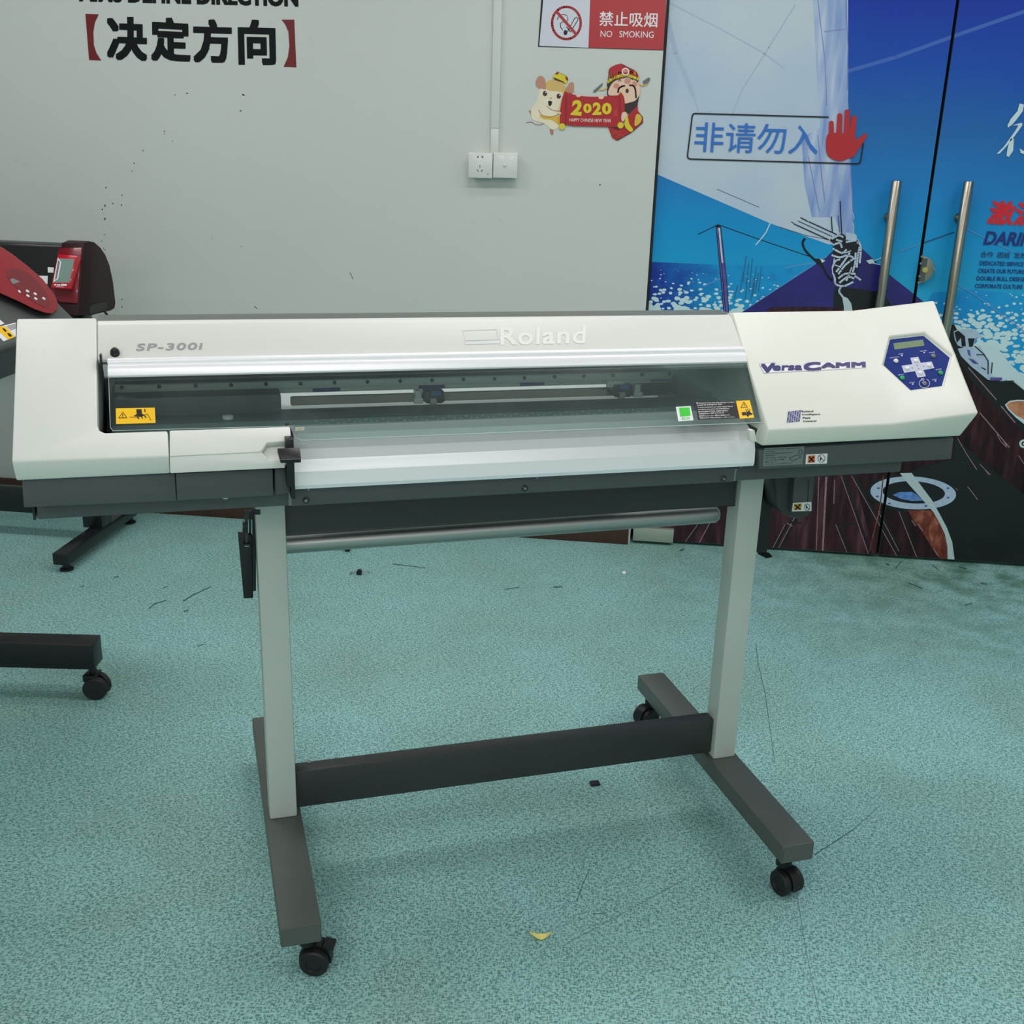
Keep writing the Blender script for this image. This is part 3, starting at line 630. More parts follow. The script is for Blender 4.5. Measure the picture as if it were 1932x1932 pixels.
for p in [ZX([(1370, 170), (1410, 180), (1400, 240), (1340, 320), (1300, 365), (1265, 390), (1260, 370), (1290, 310), (1350, 240)]), ZX([(1300, 370), (1390, 345), (1398, 365), (1330, 460), (1260, 550), (1190, 625), (1160, 630), (1230, 560), (1330, 420), (1360, 370)]),
          ZX([(1290, 490), (1318, 490), (1312, 600), (1275, 655), (1250, 650), (1262, 570)]), ZX([(1370, 580), (1410, 605), (1500, 560), (1520, 600), (1430, 640), (1380, 620)]), ZX([(1440, 300), (1600, 280), (1600, 310), (1445, 330)]), ZX([(1530, 310), (1560, 310), (1550, 590), (1510, 600)])]:
    put(mb, [p], on_door, K, PM['wht'])
mb.build('brush_lettering', p2)
# sticker on the left leaf
M['stblue'] = mat('sticker_blue', (40, 112, 196), .35); M['stred'] = mat('sticker_red', (178, 32, 40), .35)
st = empty('door_sticker', 'no entry sticker with blue Chinese text and red hand on the left door', 'sticker', on_door(1460, 262, K))
INV = Matrix.Translation(-st.location)
mb = MB(); K2 = K+.0004
put(mb, stroke([(1563, 221), (1312, 214), (1308, 215), (1306, 219), (1297, 294), (1298, 298), (1302, 300), (1616, 309), (1622, 308), (1624, 303), (1629, 270)], 2.6), on_door, K2, M['ink'])
mb.build('border_line', st, local=INV)
mb = MB(); put_text(mb, '非请勿入', [(1313, 230), (1547, 236), (1542, 292), (1309, 286)], on_door, K2, M['stblue'], .006); mb.build('lettering', st, local=INV)
mb = MB()
hp = [Z(spline([(918, 760), (922, 700), (950, 680), (1060, 690), (1072, 720), (1085, 740), (1055, 790), (1010, 822), (965, 820), (930, 800)], 4)), Z(capsule((945, 720), (946, 630), 15, 12)), Z(capsule((985, 700), (989, 592), 15, 13)),
      Z(capsule((1024, 700), (1027, 572), 16, 13)), Z(capsule((1050, 710), (1062, 605), 15, 14)), Z(capsule((1040, 780), (1118, 695), 30, 11))]
for i, p in enumerate(hp): put(mb, [p], on_door, K2+.0003+.00005*i, M['stred'])
mb.build('hand_symbol', st, local=INV)

# ------------------------------------------------------------------ wall things
M['wallink'] = mat('black_vinyl', (12, 18, 20), .6, spec=.2); M['dred'] = mat('dark_red_vinyl', (112, 24, 30), .4)
t1 = empty('wall_lettering', 'black English capitals on the wall above the Chinese slogan', 'lettering', on_wall(356, 5))
mb = MB(); put_text(mb, 'AIMS DEFINE DIRECTION', [(148, -34), (562, -24), (563, 13), (149, 3)], on_wall, .0012, M['wallink'], .01, 1.0, 1.3)
mb.build('letters', t1, local=Matrix.Translation(-t1.location))
t2 = empty('wall_lettering', 'large black Chinese slogan between two dark red brackets on the wall', 'lettering', on_wall(360, 75))
I2 = Matrix.Translation(-t2.location)
for ch, q in (('决', [(200, 30), (277, 33), (278, 116), (202, 113)]), ('定', [(283, 31), (358, 35), (360, 118), (285, 115)]), ('方', [(362, 35), (437, 37), (438, 120), (365, 118)]), ('向', [(448, 36), (519, 38), (521, 123), (450, 122)])):
    mb = MB(); put_text(mb, ch, q, on_wall, .0012, M['wallink'], .0, 1.0, 3.0); mb.build('character', t2, local=I2)
for p in ([(161, 26), (186, 27), (179, 42), (176, 60), (177, 85), (182, 100), (191, 114), (168, 113)], [(531, 37), (555, 37), (559, 127), (535, 126), (543, 108), (546, 86), (544, 60), (538, 46)]):
    mb = MB(); put(mb, [p], on_wall, .0012, M['dred']); mb.build('bracket', t2, local=I2)

# no-smoking sign
M['sgw'] = mat('sign_white', (206, 212, 220), .25, coat=.3); M['sgr'] = mat('sign_red', (176, 40, 46), .25, coat=.3); M['sgred'] = mat('symbol_red', (168, 40, 44), .3)
ZS = zoomed(860, 0, 4.391)
sg = empty('no_smoking_sign', 'red and white no smoking sticker at the top edge of the wall beside the door', 'sign', on_wall(1135, 45)); IS = Matrix.Translation(-sg.location)
mb = MB()
q = [(1022, -14), (1258, -12), (1252, 95), (1015, 88)]
mb.hexa([on_wall(*p, .0002) for p in q][::-1], [on_wall(*p, .0016) for p in q][::-1], M['ink'])
put(mb, [[(1026, -12), (1114, -12), (1110, 90), (1017.5, 86.5)]], on_wall, .0019, M['sgw']); put(mb, [[(1114, -12), (1257.5, -11), (1251.5, 94), (1110, 90)]], on_wall, .0019, M['sgr'])
mb.build('sheet', sg, local=IS)
mb = MB()
put(mb, [ZS([(838, 152), (870, 120), (905, 118), (926, 135), (930, 160), (905, 170), (890, 160), (900, 140), (880, 132), (860, 150)])], on_wall, .0022, M['sgw'])
put(mb, stroke(ZS([(838, 163), (858, 130), (890, 118), (920, 128), (930, 155), (922, 175)]), 1.3)+stroke(ZS([(865, 195), (905, 170)]), 1.3)+stroke(ZS([(865, 195), (868, 225), (885, 248)]), 1.6), on_wall, .0022, M['ink'])
put(mb, stroke(ZS([(925, 262), (985, 150), (1000, 143), (1012, 155), (1008, 170), (950, 265)]), 1.4)+stroke(ZS([(918, 222), (948, 262)]), 1.8), on_wall, .0022, M['ink'])
put(mb, [ZS(circ(908, 270, 16, 21))], on_wall, .0023, M['ink'])
put(mb, ring(*ZS([(916, 190)])[0], 27.0, 30.5, 4.6, 40), on_wall, .0024, M['sgred']); put(mb, stroke(ZS([(838, 100), (995, 282)]), 5.2), on_wall, .0025, M['sgred'])
mb.build('symbol', sg, local=IS)
mb = MB(); put_text(mb, '禁止吸烟', ZS([(1190, 93), (1673, 106), (1668, 228), (1187, 215)]), on_wall, .0022, M['lblwhite'], .008); put_text(mb, 'NO   SMOKING', ZS([(1200, 253), (1640, 262), (1638, 314), (1198, 305)]), on_wall, .0022, M['lblwhite'], .0)
mb.build('lettering', sg, local=IS)

# new-year sticker: a mouse and a bearded man behind a red scroll
Y = dict(cream=mat('sticker_cream', (226, 220, 190), .4, var=.05, vscale=30), tan=mat('sticker_tan', (208, 178, 104), .4), ear=mat('sticker_ear', (186, 138, 112), .4), red=mat('sticker_scroll_red', (172, 28, 38), .4), dred=mat('sticker_deep_red', (140, 22, 34), .4),
         yel=mat('sticker_yellow', (214, 202, 30), .4), gold=mat('sticker_gold', (216, 180, 60), .4), skin=mat('sticker_skin', (226, 196, 170), .4), blush=mat('sticker_blush', (206, 140, 120), .4), brown=mat('sticker_brown', (70, 34, 32), .4), beard=mat('sticker_beard', (46, 32, 36), .4),
         grey=mat('sticker_grey', (96, 108, 108), .4), coral=mat('sticker_coral', (206, 84, 60), .4), white=mat('sticker_white', (232, 232, 222), .4), tail=mat('sticker_tail', (170, 120, 92), .4))
ns = empty('new_year_sticker', 'colourful new year sticker of a mouse and bearded man holding a red scroll', 'sticker', on_wall(1110, 190)); IN = Matrix.Translation(-ns.location)
ZN = zoomed(1000, 100, 8.05)
kk = [.0008]
def nl(mbx, m, *polys):
    kk[0] += .00012; put(mbx, [ZN(p) for p in polys], on_wall, kk[0], Y[m] if m in Y else M[m])
def nls(mbx, m, wd, *lines):
    kk[0] += .00012
    for l in lines: put(mbx, stroke(ZN(l), wd/8.05), on_wall, kk[0], Y[m] if m in Y else M[m])
mb = MB()
nls(mb, 'tail', 10, spline([(-60, 1060), (20, 1050), (80, 1085), (150, 1090), (210, 1070)], 5, closed=False)); nl(mb, 'tail', [(-20, 865), (10, 880), (60, 970), (58, 1020), (40, 1000), (0, 920)], [(300, 1150), (350, 1160), (355, 1230), (330, 1250), (305, 1210)])
nl(mb, 'cream', spline([(150, 560), (240, 440), (360, 405), (470, 440), (530, 560), (520, 800), (450, 1100), (390, 1160), (310, 1150), (210, 1070), (40, 1010), (20, 860), (100, 720)]))
nl(mb, 'tan', spline([(240, 450), (330, 405), (450, 420), (540, 520), (500, 590), (400, 580), (290, 570), (235, 520)])); nl(mb, 'gold', spline([(140, 940), (250, 960), (400, 960), (450, 980), (445, 1090), (330, 1020), (200, 1000)]))
nl(mb, 'ear', spline([(155, 345), (215, 380), (240, 470), (240, 550), (180, 540), (105, 520), (85, 450), (110, 380)], 3), spline([(570, 500), (600, 455), (655, 445), (668, 520), (650, 610), (560, 590), (520, 580)], 3))
nl(mb, 'brown', circ(228, 615, 33, 40), circ(437, 655, 33, 38)); nl(mb, 'white', circ(242, 598, 10), circ(452, 640, 10))
nl(mb, 'ink', [(275, 730), (300, 725), (335, 735), (330, 780), (300, 812), (278, 780)]); nls(mb, 'tail', 8, [(300, 680), (316, 692), (330, 676)], spline([(130, 860), (170, 930), (260, 970), (350, 965), (430, 930)], 5, closed=False), spline([(250, 800), (310, 850), (400, 880), (450, 880)], 5, closed=False))
nl(mb, 'yel', [(345, 370), (350, 345), (420, 280), (560, 350), (580, 380), (575, 430), (545, 475), (480, 430), (400, 400)]); nl(mb, 'brown', [(345, 370), (400, 385), (500, 430), (550, 470), (480, 440), (380, 410)]); nl(mb, 'dred', [(375, 320), (420, 280), (440, 295), (420, 330)], [(540, 350), (580, 380), (575, 430), (540, 400)])
nls(mb, 'grey', 6, [(415, 285), (560, 355)])
mb.build('mouse_figure', ns, local=IN)
mb = MB()
nl(mb, 'red', [(1180, 1110), (1440, 1100), (1480, 960), (1640, 880), (1700, 970), (1710, 1060), (1540, 1200), (1320, 1330), (1250, 1290)]); nls(mb, 'ink', 8, [(1640, 890), (1708, 970), (1710, 1060), (1540, 1205), (1320, 1330)])
nl(mb, 'red', [(1500, 920), (1635, 780), (1640, 900), (1560, 1100), (1460, 1120)])
nl(mb, 'grey', [(960, 600), (965, 570), (1105, 450), (1100, 490), (1000, 590)], [(1710, 430), (1800, 370), (1828, 390), (1780, 480), (1740, 500)]); nls(mb, 'gold', 16, [(1040, 560), (1100, 565), (1170, 530)], [(1640, 470), (1720, 500), (1780, 470)])
nl(mb, 'beard', [(1170, 640), (1180, 400), (1640, 400), (1660, 640), (1630, 800), (1500, 930), (1440, 880), (1420, 760)])
nl(mb, 'skin', spline([(1200, 640), (1210, 520), (1300, 420), (1480, 390), (1620, 430), (1670, 540), (1660, 640), (1600, 720), (1520, 750), (1430, 760), (1380, 650)])); nl(mb, 'blush', circ(1310, 500, 45, 40), circ(1480, 430, 50, 40), circ(1590, 470, 40, 45))
nls(mb, 'brown', 26, spline([(1335, 600), (1350, 540), (1400, 505), (1440, 500)], 5, closed=False), spline([(1510, 490), (1570, 500), (1600, 560), (1610, 680)], 5, closed=False)); nls(mb, 'ink', 9, spline([(1345, 435), (1360, 400), (1385, 430)], 4, closed=False), spline([(1525, 405), (1545, 380), (1560, 410)], 4, closed=False))
nl(mb, 'brown', circ(1475, 575, 25, 34))
nl(mb, 'red', spline([(1205, 380), (1200, 250), (1280, 190), (1385, 165), (1480, 210), (1610, 280), (1640, 380), (1480, 360), (1300, 400)], 4)); nls(mb, 'ink', 7, [(1385, 165), (1500, 225), (1612, 285), (1645, 420)], [(1210, 250), (1170, 500)])
nls(mb, 'yel', 40, spline([(1180, 440), (1300, 370), (1460, 335), (1640, 395)], 6, closed=False)); nls(mb, 'gold', 14, ZN and circ(1245, 350, 32)+[(1277, 350)], circ(1358, 308, 18)+[(1376, 308)], circ(1538, 295, 18)+[(1556, 295)], [(1600, 330), (1588, 300), (1600, 280)])
nl(mb, 'white', circ(1450, 282, 58)); nl(mb, 'blush', circ(1450, 282, 42)); nl(mb, 'red', circ(1450, 295, 38, 28, 20, 0, 180))
nl(mb, 'gold', spline([(1610, 940), (1660, 930), (1695, 980), (1680, 1050), (1610, 1110), (1585, 1080)], 3)); nls(mb, 'coral', 8, *[circ(1310, 1250, r_, r_*.9, 12, 180, 360) for r_ in (60, 40, 22)], *[circ(1370, 1290, r_, r_*.9, 12, 180, 340) for r_ in (60, 40, 22)])
nl(mb, 'beard', [(1250, 1130), (1340, 1110), (1370, 1150), (1330, 1160)])
mb.build('bearded_figure', ns, local=IN)
mb = MB()
nl(mb, 'red', spline([(520, 600), (560, 580), (640, 625), (800, 655), (1000, 665), (1180, 655), (1340, 640), (1375, 600), (1420, 650), (1440, 780), (1425, 1000), (1390, 1110), (1200, 1120), (1000, 1115), (800, 1110), (640, 1105), (520, 1085), (450, 1090), (445, 960), (470, 760)], 3))
nl(mb, 'dred', [(530, 630), (570, 640), (555, 1090), (530, 1085)], [(1345, 650), (1370, 640), (1385, 1090), (1360, 1100)]); nls(mb, 'gold', 9, spline([(500, 610), (540, 575), (590, 610)], 4, closed=False), spline([(470, 760), (450, 900), (447, 1080)], 4, closed=False), spline([(1340, 640), (1370, 590), (1415, 640)], 4, closed=False))
nl(mb, 'yel', circ(488, 1115, 45, 48), circ(1375, 1098, 45, 48), spline([(1465, 930), (1490, 990), (1510, 1080), (1565, 1160), (1530, 1200), (1450, 1130), (1440, 1040)], 3)); nl(mb, 'skin', spline([(1400, 910), (1450, 895), (1468, 930), (1440, 1010), (1400, 1040), (1385, 980)], 3), circ(1080, 672, 42, 30), circ(450, 915, 24, 18), circ(735, 650, 34, 20))
mb.build('scroll', ns, local=IN)
mb = MB(); kk[0] += .0002
for ch, q in (('2', [(650, 712), (805, 715), (780, 955), (615, 940)]), ('0', [(808, 765), (935, 768), (935, 915), (808, 912)]), ('2', [(955, 748), (1080, 750), (1085, 940), (945, 942)]), ('0', [(1095, 755), (1240, 758), (1238, 935), (1090, 932)])): put_text(mb, ch, ZN(q), on_wall, kk[0], Y['yel'], .05)
put_text(mb, 'HAPPY CHINESE NEW YEAR', ZN([(602, 990), (1230, 1003), (1228, 1055), (600, 1040)]), on_wall, kk[0], Y['white'], .0)
put_text(mb, '福', ZN([(1270, 860), (1325, 850), (1322, 955), (1268, 960)]), on_wall, kk[0], Y['coral'], .0)
mb.build('lettering', ns, local=IN)

# socket plates and trunking
M['plate'] = mat('switch_plate', (216, 222, 214), .22, coat=.2); M['trunk'] = mat('trunking_plastic', (212, 219, 211), .4)
PY = 1.748
def plate(px0, px1, label, name, cat):
    a = ROOM.ax(px0, 311, 1, PY); b_ = ROOM.ax(px1, 311, 1, PY); zt = ROOM.ax((px0+px1)/2, 288, 1, PY).z; zb = ROOM.ax((px0+px1)/2, 336, 1, PY).z
    e = empty(name, label, cat, ((a.x+b_.x)/2, WALL_Y, zb)); I = Matrix.Translation(-e.location)
    mb = MB(); mb.box(a.x+.0006, b_.x-.0006, PY, PY+.008, zb, zt, M['plate']); f = mb.build('face_plate', e, bevel=.003, local=I)
    mb = MB(); mb.hexa([(a.x+.004, PY+.008, zb+.003), (b_.x-.004, PY+.008, zb+.003), (b_.x-.004, PY+.008, zt-.003), (a.x+.004, PY+.008, zt-.003)], [(a.x+.008, WALL_Y, zb+.010), (b_.x-.008, WALL_Y, zb+.010), (b_.x-.008, WALL_Y, zt-.01), (a.x+.008, WALL_Y, zt-.01)], M['plate']); mb.build('back_box', e, local=I)
    return e, f, I
def on_plate(px, py, k=0.0): return ROOM.ax(px, py, 1, PY-k)
e, f, I = plate(883, 929.5, 'white wall socket plate with five pin holes below the trunking', 'wall_socket', 'socket')
mb = MB()
for p in [ZS([(172, 1300), (188, 1290), (188, 1310)]), ZS([(216, 1290), (232, 1300), (216, 1310)])]+stroke(ZS([(200, 1370), (199, 1388)]), 1.1)+stroke(ZS([(178, 1405), (186, 1422)]), 1.2)+stroke(ZS([(220, 1407), (211, 1423)]), 1.2)+[ZS(circ(266, 1443, 3, 5, 8))]: put(mb, [p], on_plate, .0004, M['ink'])
mb.build('pin_holes', f)
e, f, I = plate(930, 977, 'white wall plate with one small round knob, right of the five-hole socket', 'wall_plate', 'wall plate')
mb = MB(); c_ = on_plate(*ZS([(407, 1368)])[0], 0); mb.lathe(c_, (0, -1, 0), [(.0048, 0), (.0048, .003), (.0036, .004)], M['trunk'], 18); mb.build('knob', f, smooth=40)
mb = MB(); x0, x1 = on_wall(925.5, 285, .012).x, on_wall(940, 285, .012).x
zj = on_wall(932, 242, .012).z
mb.box(x0, x1, WALL_Y-.012, WALL_Y, 1.335, zj-.0006, M['trunk']); mb.box(x0-.0008, x1+.0008, WALL_Y-.0128, WALL_Y, zj, CEIL-.002, M['trunk'])
tag(mb.build('cable_trunking', bevel=.001), 'white vertical cable trunking running up the wall above the socket plates', 'trunking')

# ================================================================== PRINTER
PR = empty('large_format_printer', 'long white printer with a clear cover and blue control panel on a grey wheeled stand', 'printer', (0, 0, 0), TH)
def body(mb, name, parent=None, **kw):
    """parts of the upper machine share one slightly tilted frame"""
    if parent is None: return mb.build(name, PR, local=BT, **kw)
    return mb.build(name, parent, **kw)
XL, XR, FW, ZT, ZLO = -.4732, .4732, .0695, .1233, .0842
# feet, posts, crossbeam
for X in (XL, XR):
    mb = MB(); mb.box(X-FW/2, X+FW/2, -.365, .365, ZLO, ZT, M['foot']); ft = mb.build('foot', PR, bevel=.003)
    for s in (-1, 1):
        mb = MB(); mb.box(X-FW/2+.003, X+FW/2-.003, s*.3652-.001, s*.3652+.001, ZLO+.002, ZT-.004, M['foot']); mb.build('end_cap', ft)
for X, xa, xb in ((XL, XL-.0263, XL+.0263), (XR, XR-.0263, XR+.0263)):
    mb = MB(); mb.box(xa, xb, -.0455, .004, ZT, .83, M['post']); mb.build('post', PR, bevel=.004)
mb = MB(); mb.box(XL+.0263, XR-.0263, -.0323, .0012, .1333, .2152, M['beam']); cb = mb.build('crossbeam', PR, bevel=.003)
mb = MB(); q = PF.ax(583, 1438, 2, .2152); mb.cyl(q, q+Vector((0, 0, .002)), .0055, M['screwl'], n=16); mb.build('screw', cb)
# casters
def caster(x, y, ang, brake):
    c = MB(); d = Vector((math.cos(ang), math.sin(ang), 0)); s = Vector((-d.y, d.x, 0)); R_ = .0255
    b0 = Vector((x, y, 0)); cw = b0+d*.014+Vector((0, 0, R_))
    c.cyl(b0+Vector((0, 0, .060)), b0+Vector((0, 0, ZLO)), .007, M['screwl'])
    c.cyl(b0+Vector((0, 0, .055)), b0+Vector((0, 0, .066)), .016, M['black'])
    pr = []
    for i in range(9):
        t = math.radians(-10+200*i/8); pr.append(cw+d*(.029*math.cos(t))+Vector((0, 0, .032*math.sin(t))))
    c.hexa([p-s*.009 for p in pr], [p+s*.009 for p in pr], M['black'])
    o = c.build('caster', PR, smooth=50)
    for sg_ in (-1, 1):
        wv = MB(); wv.lathe(cw+s*sg_*.009, s*sg_, [(.018, 0), (R_, .0015), (R_, .012), (R_-.003, .0145), (.014, .0145), (.013, .0125)], M['rubber'], 28); wv.build('wheel', o, smooth=35)
    if brake:
        br = MB(); p = b0+d*.03+Vector((0, 0, .054)); br.hexa([p-s*.012+d*0, p+s*.012, p+s*.012+d*.018-Vector((0, 0, .004)), p-s*.012+d*.018-Vector((0, 0, .004))], [q_+Vector((0, 0, .005)) for q_ in (p-s*.012, p+s*.012, p+s*.012+d*.018-Vector((0, 0, .004)), p-s*.012+d*.018-Vector((0, 0, .004)))], M['black']); br.build('brake_pedal', o)
caster(XL+.014, -.325, math.radians(-20), True); caster(XR-.005, -.33, math.radians(-78), False); caster(XR-.008, .33, math.radians(200), False); caster(XL+.01, .325, math.radians(-30), False)

# --- upper machine
X0, X1, X2 = -.850, -.7275, -.632
T2, L2, M2 = (-.053, 1.1044), (-.2592, .9288), (-.2248, .9581)
mb = MB()
A = on_s(31, 600); B = on_s(182, 599); C_ = on_s(183, 801); C2 = on_s(187.5, 811); C3 = on_s(198, 815.8); D_ = on_s(317, 812); E_ = on_s(318, 860.5); F_ = on_s(22, 871)
A.x = F_.x = X0; B.x = C_.x = -.7325; D_.x = E_.x = -.632; A.z = B.z; A.y = B.y
top = [A, B, C_, C2, C3, D_, E_, F_]
bot = [Vector((X0+.004, .05, .897)), Vector((B.x+.001, .05, .897)), Vector((C_.x+.001, C_.y+.01, .897)), Vector((C2.x, C2.y+.01, .897)), Vector((C3.x, C3.y+.01, .897)), Vector((-.632, D_.y+.01, .897)), Vector((-.632, -.2525, .896)), Vector((X0+.002, -.2525, .896))]
mb.hexa(bot[::-1], top[::-1], M['white'])
body(mb, 'side_cover', bevel=.003)
# front cover with the lever notch
mb = MB()
fy = -.2525
def on_front(px, py, k=0.0): return BF.pl(px, py, Vector((0, -.978, .208)), Vector((0, -.978, .208)).dot(Vector((0, -.2592, .9288))), k)
tp = [(320, 812), (547, 804.5), (550, 832), (504, 835), (492, 852.5), (320, 860.5)]
t0 = [on_s(*p) for p in tp]; mb.hexa([v-SN*.012 for v in t0][::-1], t0[::-1], M['white'])
fp = [(320, 860.5), (492, 852.5), (509, 868.5), (537, 867.5), (538, 883), (321, 893)]
f0 = [on_front(*p) for p in fp]; nf = Vector((0, .978, -.208)); mb.hexa([v+nf*.012 for v in f0][::-1], f0[::-1], M['white'])
nq = [(498, 834), (551, 830), (551, 872), (505, 872), (488, 852)]
n0 = [on_s(*p, -.013) for p in nq]; mb.hexa([v-SN*.01 for v in n0][::-1], n0[::-1], M['white'])
body(mb, 'front_cover', bevel=.0015)
# dark lower panels under the white covers
def lowpanel(px, name, yy=-.24, th=.05, m=M['dark']):
    mb = MB(); v = [BF.ax(*p, 1, yy) for p in px]
    mb.hexa([q_ for q_ in v], [q_+Vector((0, th, 0)) for q_ in v], m); return body(mb, name, bevel=.002)
lowpanel([(41, 906), (330, 893), (333, 945.5), (45, 958)], 'lower_panel')
lowpanel([(331, 893), (515, 885), (516, 936), (334, 945)], 'lower_panel')
lowpanel([(517.5, 885), (546, 884), (548, 930), (518.5, 935)], 'lower_panel', -.232)
# base rail along the whole machine
mb = MB(); mb.box(-.832, .70, -.2, .06, .8165, .852, M['dark']); rail = body(mb, 'base_rail', bevel=.003)
mb = MB()
for a in (on_s(66, 965),): pass
mb.box(-.838, -.8345, -.2, .05, .8165, .849, M['black']); body(mb, 'seam_strip', rail)
mb = MB(); xa, xb = BF.ax(550, 948, 1, -.204).x, BF.ax(1385, 903, 1, -.204).x
mb.box(xa, xb, -.204, -.199, .817, .849, M['dark']); fpn = body(mb, 'front_plate', rail, bevel=.001)
mb = MB()
for X in (xa-.002, xb+.001):
    mb = MB(); mb.box(X-.0025, X+.0025, -.2035, -.199, .818, .842, M['infolabel']); body(mb, 'joint_line', rail)
for (px, py, r_, big) in [(577, 944, .0055, 1), (990, 921, .0055, 1), (1365, 903, .0055, 1), (582, 923, .002, 0), (1013, 901, .002, 0), (1397, 881, .002, 0)]:
    q = BF.ax(px, py, 1, -.204); mb = MB(); mb.lathe(q, (0, -1, 0), [(r_, 0), (r_, .0015), (r_*.7, .0028)], M['screw'] if big else M['screwl'], 16)
    if big: mb.cyl(q+Vector((0, -.0028, 0)), q+Vector((0, -.0031, 0)), r_*.45, M['screwl'], n=6)
    body(mb, 'screw', rail)
mb = MB(); q = BF.ax(425, 938, 1, -.2005); put(mb, [circ(425, 937, 7, 5, 14, 0, 180)], lambda a, b_, k: BF.ax(a, b_, 1, -.2005), 0, M['lblwhite']); body(mb, 'paper_tab', rail)
# skirt between the posts and the media roller
mb = MB(); mb.box(-.446, .445, -.032, -.026, .703, .83, M['dark2']); mb.box(-.446, .445, -.032, .0, .703, .707, M['dark2']); mb.build('skirt_panel', PR, bevel=.001)
mb = MB(); mb.lathe((-.446, .045, .659), (1, 0, 0), [(.012, 0), (.0185, .004), (.0185, .888), (.015, .894), (.012, .896)], M['tube'], 28); mb.build('media_roller', PR, smooth=30)
mb = MB(); mb.lathe((-.446, .115, .668), (1, 0, 0), [(.0185, 0), (.0185, .892)], M['tube'], 28); mb.build('media_roller', PR, smooth=30)
# left post: hanging bracket
PX = PF
def bx_px(mb, x0, y0, x1, y1, yy, th, m):
    v = [PF.ax(a, b_, 1, yy) for a, b_ in ((x0, y1), (x1, y1), (x1, y0), (x0, y0))]; mb.hexa(v, [q_+Vector((0, th, 0)) for q_ in v], m)
hb = MB(); hb.hexa([PF.ax(a, b_, 1, -.02) for a, b_ in ((460, 1130), (478, 1129), (476, 1010), (449, 1006))], [PF.ax(a, b_, 1, -.02)+Vector((0, .012, 0)) for a, b_ in ((460, 1130), (478, 1129), (476, 1010), (449, 1006))], M['black'])
hk = hb.build('hanging_arm', PR, bevel=.002)
hb = MB(); bx_px(hb, 462, 964, 468, 1032, -.03, .006, M['dark2']); bx_px(hb, 458, 987, 467, 993, -.032, .01, M['black']); bx_px(hb, 458, 996, 468, 1006, -.032, .01, M['black']); bx_px(hb, 460, 1026, 471, 1036, -.034, .01, M['black']); hb.build('arm_link', hk)
hb = MB(); bx_px(hb, 461, 1029.5, 470, 1031.5, -.036, .002, M['screwl']); hb.build('pin', hk)
hb = MB(); bx_px(hb, 477, 962, 483, 1115, -.02, .02, M['black']); bx_px(hb, 470, 965, 474, 1050, -.01, .01, M['dark2']); bx_px(hb, 480, 962, 491, 971, -.047, .03, M['black']); hb.build('post_bracket', PR)
# right side: angle bracket and cartridge holder
mb = MB(); xa = PF.ax(1431, 980, 1, .02).x
v = [PF.ax(*p, 1, .03) for p in ((1400, 1030), (1446, 1050), (1462, 910), (1436, 908))]
mb.hexa(v, [q_+Vector((0, .004, 0)) for q_ in v], M['black'])
v = [PF.ax(*p, 1, .03) for p in ((1430, 1043), (1446, 1051), (1457, 1049), (1450, 1042))]
mb.hexa([q_-Vector((0, 0, .003)) for q_ in v], v, M['black']); mb.build('angle_bracket', PR)
mb = MB()
def on_h(px, py, yy): return PF.ax(px, py, 1, yy)
ol = [(1462, 900), (1466, 955), (1475, 968), (1495, 977), (1510, 978), (1524, 974), (1531, 964), (1537, 930), (1541, 900)]
v = [on_h(*p, -.03) for p in ol]; mb.hexa([q_ for q_ in v], [q_+Vector((0, .05, 0)) for q_ in v], M['dark2'])
hd = mb.build('bottle_holder', PR, bevel=.002)
v = [on_h(*p, -.045) for p in ((1494, 968), (1530, 963), (1538, 895), (1500, 895))]
mb = MB(); mb.hexa(v, [q_+Vector((0, .02, 0)) for q_ in v], M['dark']); mb.build('holder_insert', hd, bevel=.002)
mb = MB()
def oh(px, py, k=0): return PF.ax(px, py, 1, -.0456-k)
put(mb, stroke([(1526, 905), (1524, 948)], 1.2), oh, 0, M['ink']); put(mb, [[(1496, 949), (1531, 947), (1531, 964), (1494, 965)]], oh, .0002, M['lblwhite']); put(mb, [[(1498, 951), (1513, 950), (1512, 962), (1497, 963)]], oh, .0004, M['ochre'])
put(mb, stroke([(1500, 953), (1510, 961)], 3)+stroke([(1510, 952), (1501, 961)], 3)+ring(1523, 957, 5, 6, 1, 18)+stroke([(1519, 952), (1527, 962)], 1)+[circ(1522, 957, 1.5, 3, 8)], oh, .0006, M['ink']); mb.build('hazard_label', hd)

# back housing and interior
mb = MB(); mb.box(-.73, .39, .055, .07, .955, 1.065, M['dark2']); mb.box(-.845, -.72, .055, .07, .82, .98, M['dark2']); mb.box(.39, .80, .055, .07, .82, .98, M['dark2']); mb.box(-.72, .39, .055, .07, .82, .896, M['dark2']); body(mb, 'back_panel')
mb = MB(); mb.prism([(-.050, 1.094), (.020, 1.094), (.07, 1.08), (.07, 1.07), (-.05, 1.085)], 0, -.735, .40, M['topgrey']); body(mb, 'top_panel', bevel=.002)
mb = MB(); iw = [(-.21, .90), (.055, .90), (.055, 1.05), (-.09, 1.05), (-.21, .952)]
mb.prism([(-.21, .90), (.055, .90), (.055, .985), (-.05, .985), (-.21, .925)], 0, -.724, -.718, M['black']); body(mb, 'inner_wall'); mb = MB(); mb.prism(iw, 0, .386, .392, M['black']); body(mb, 'inner_wall')
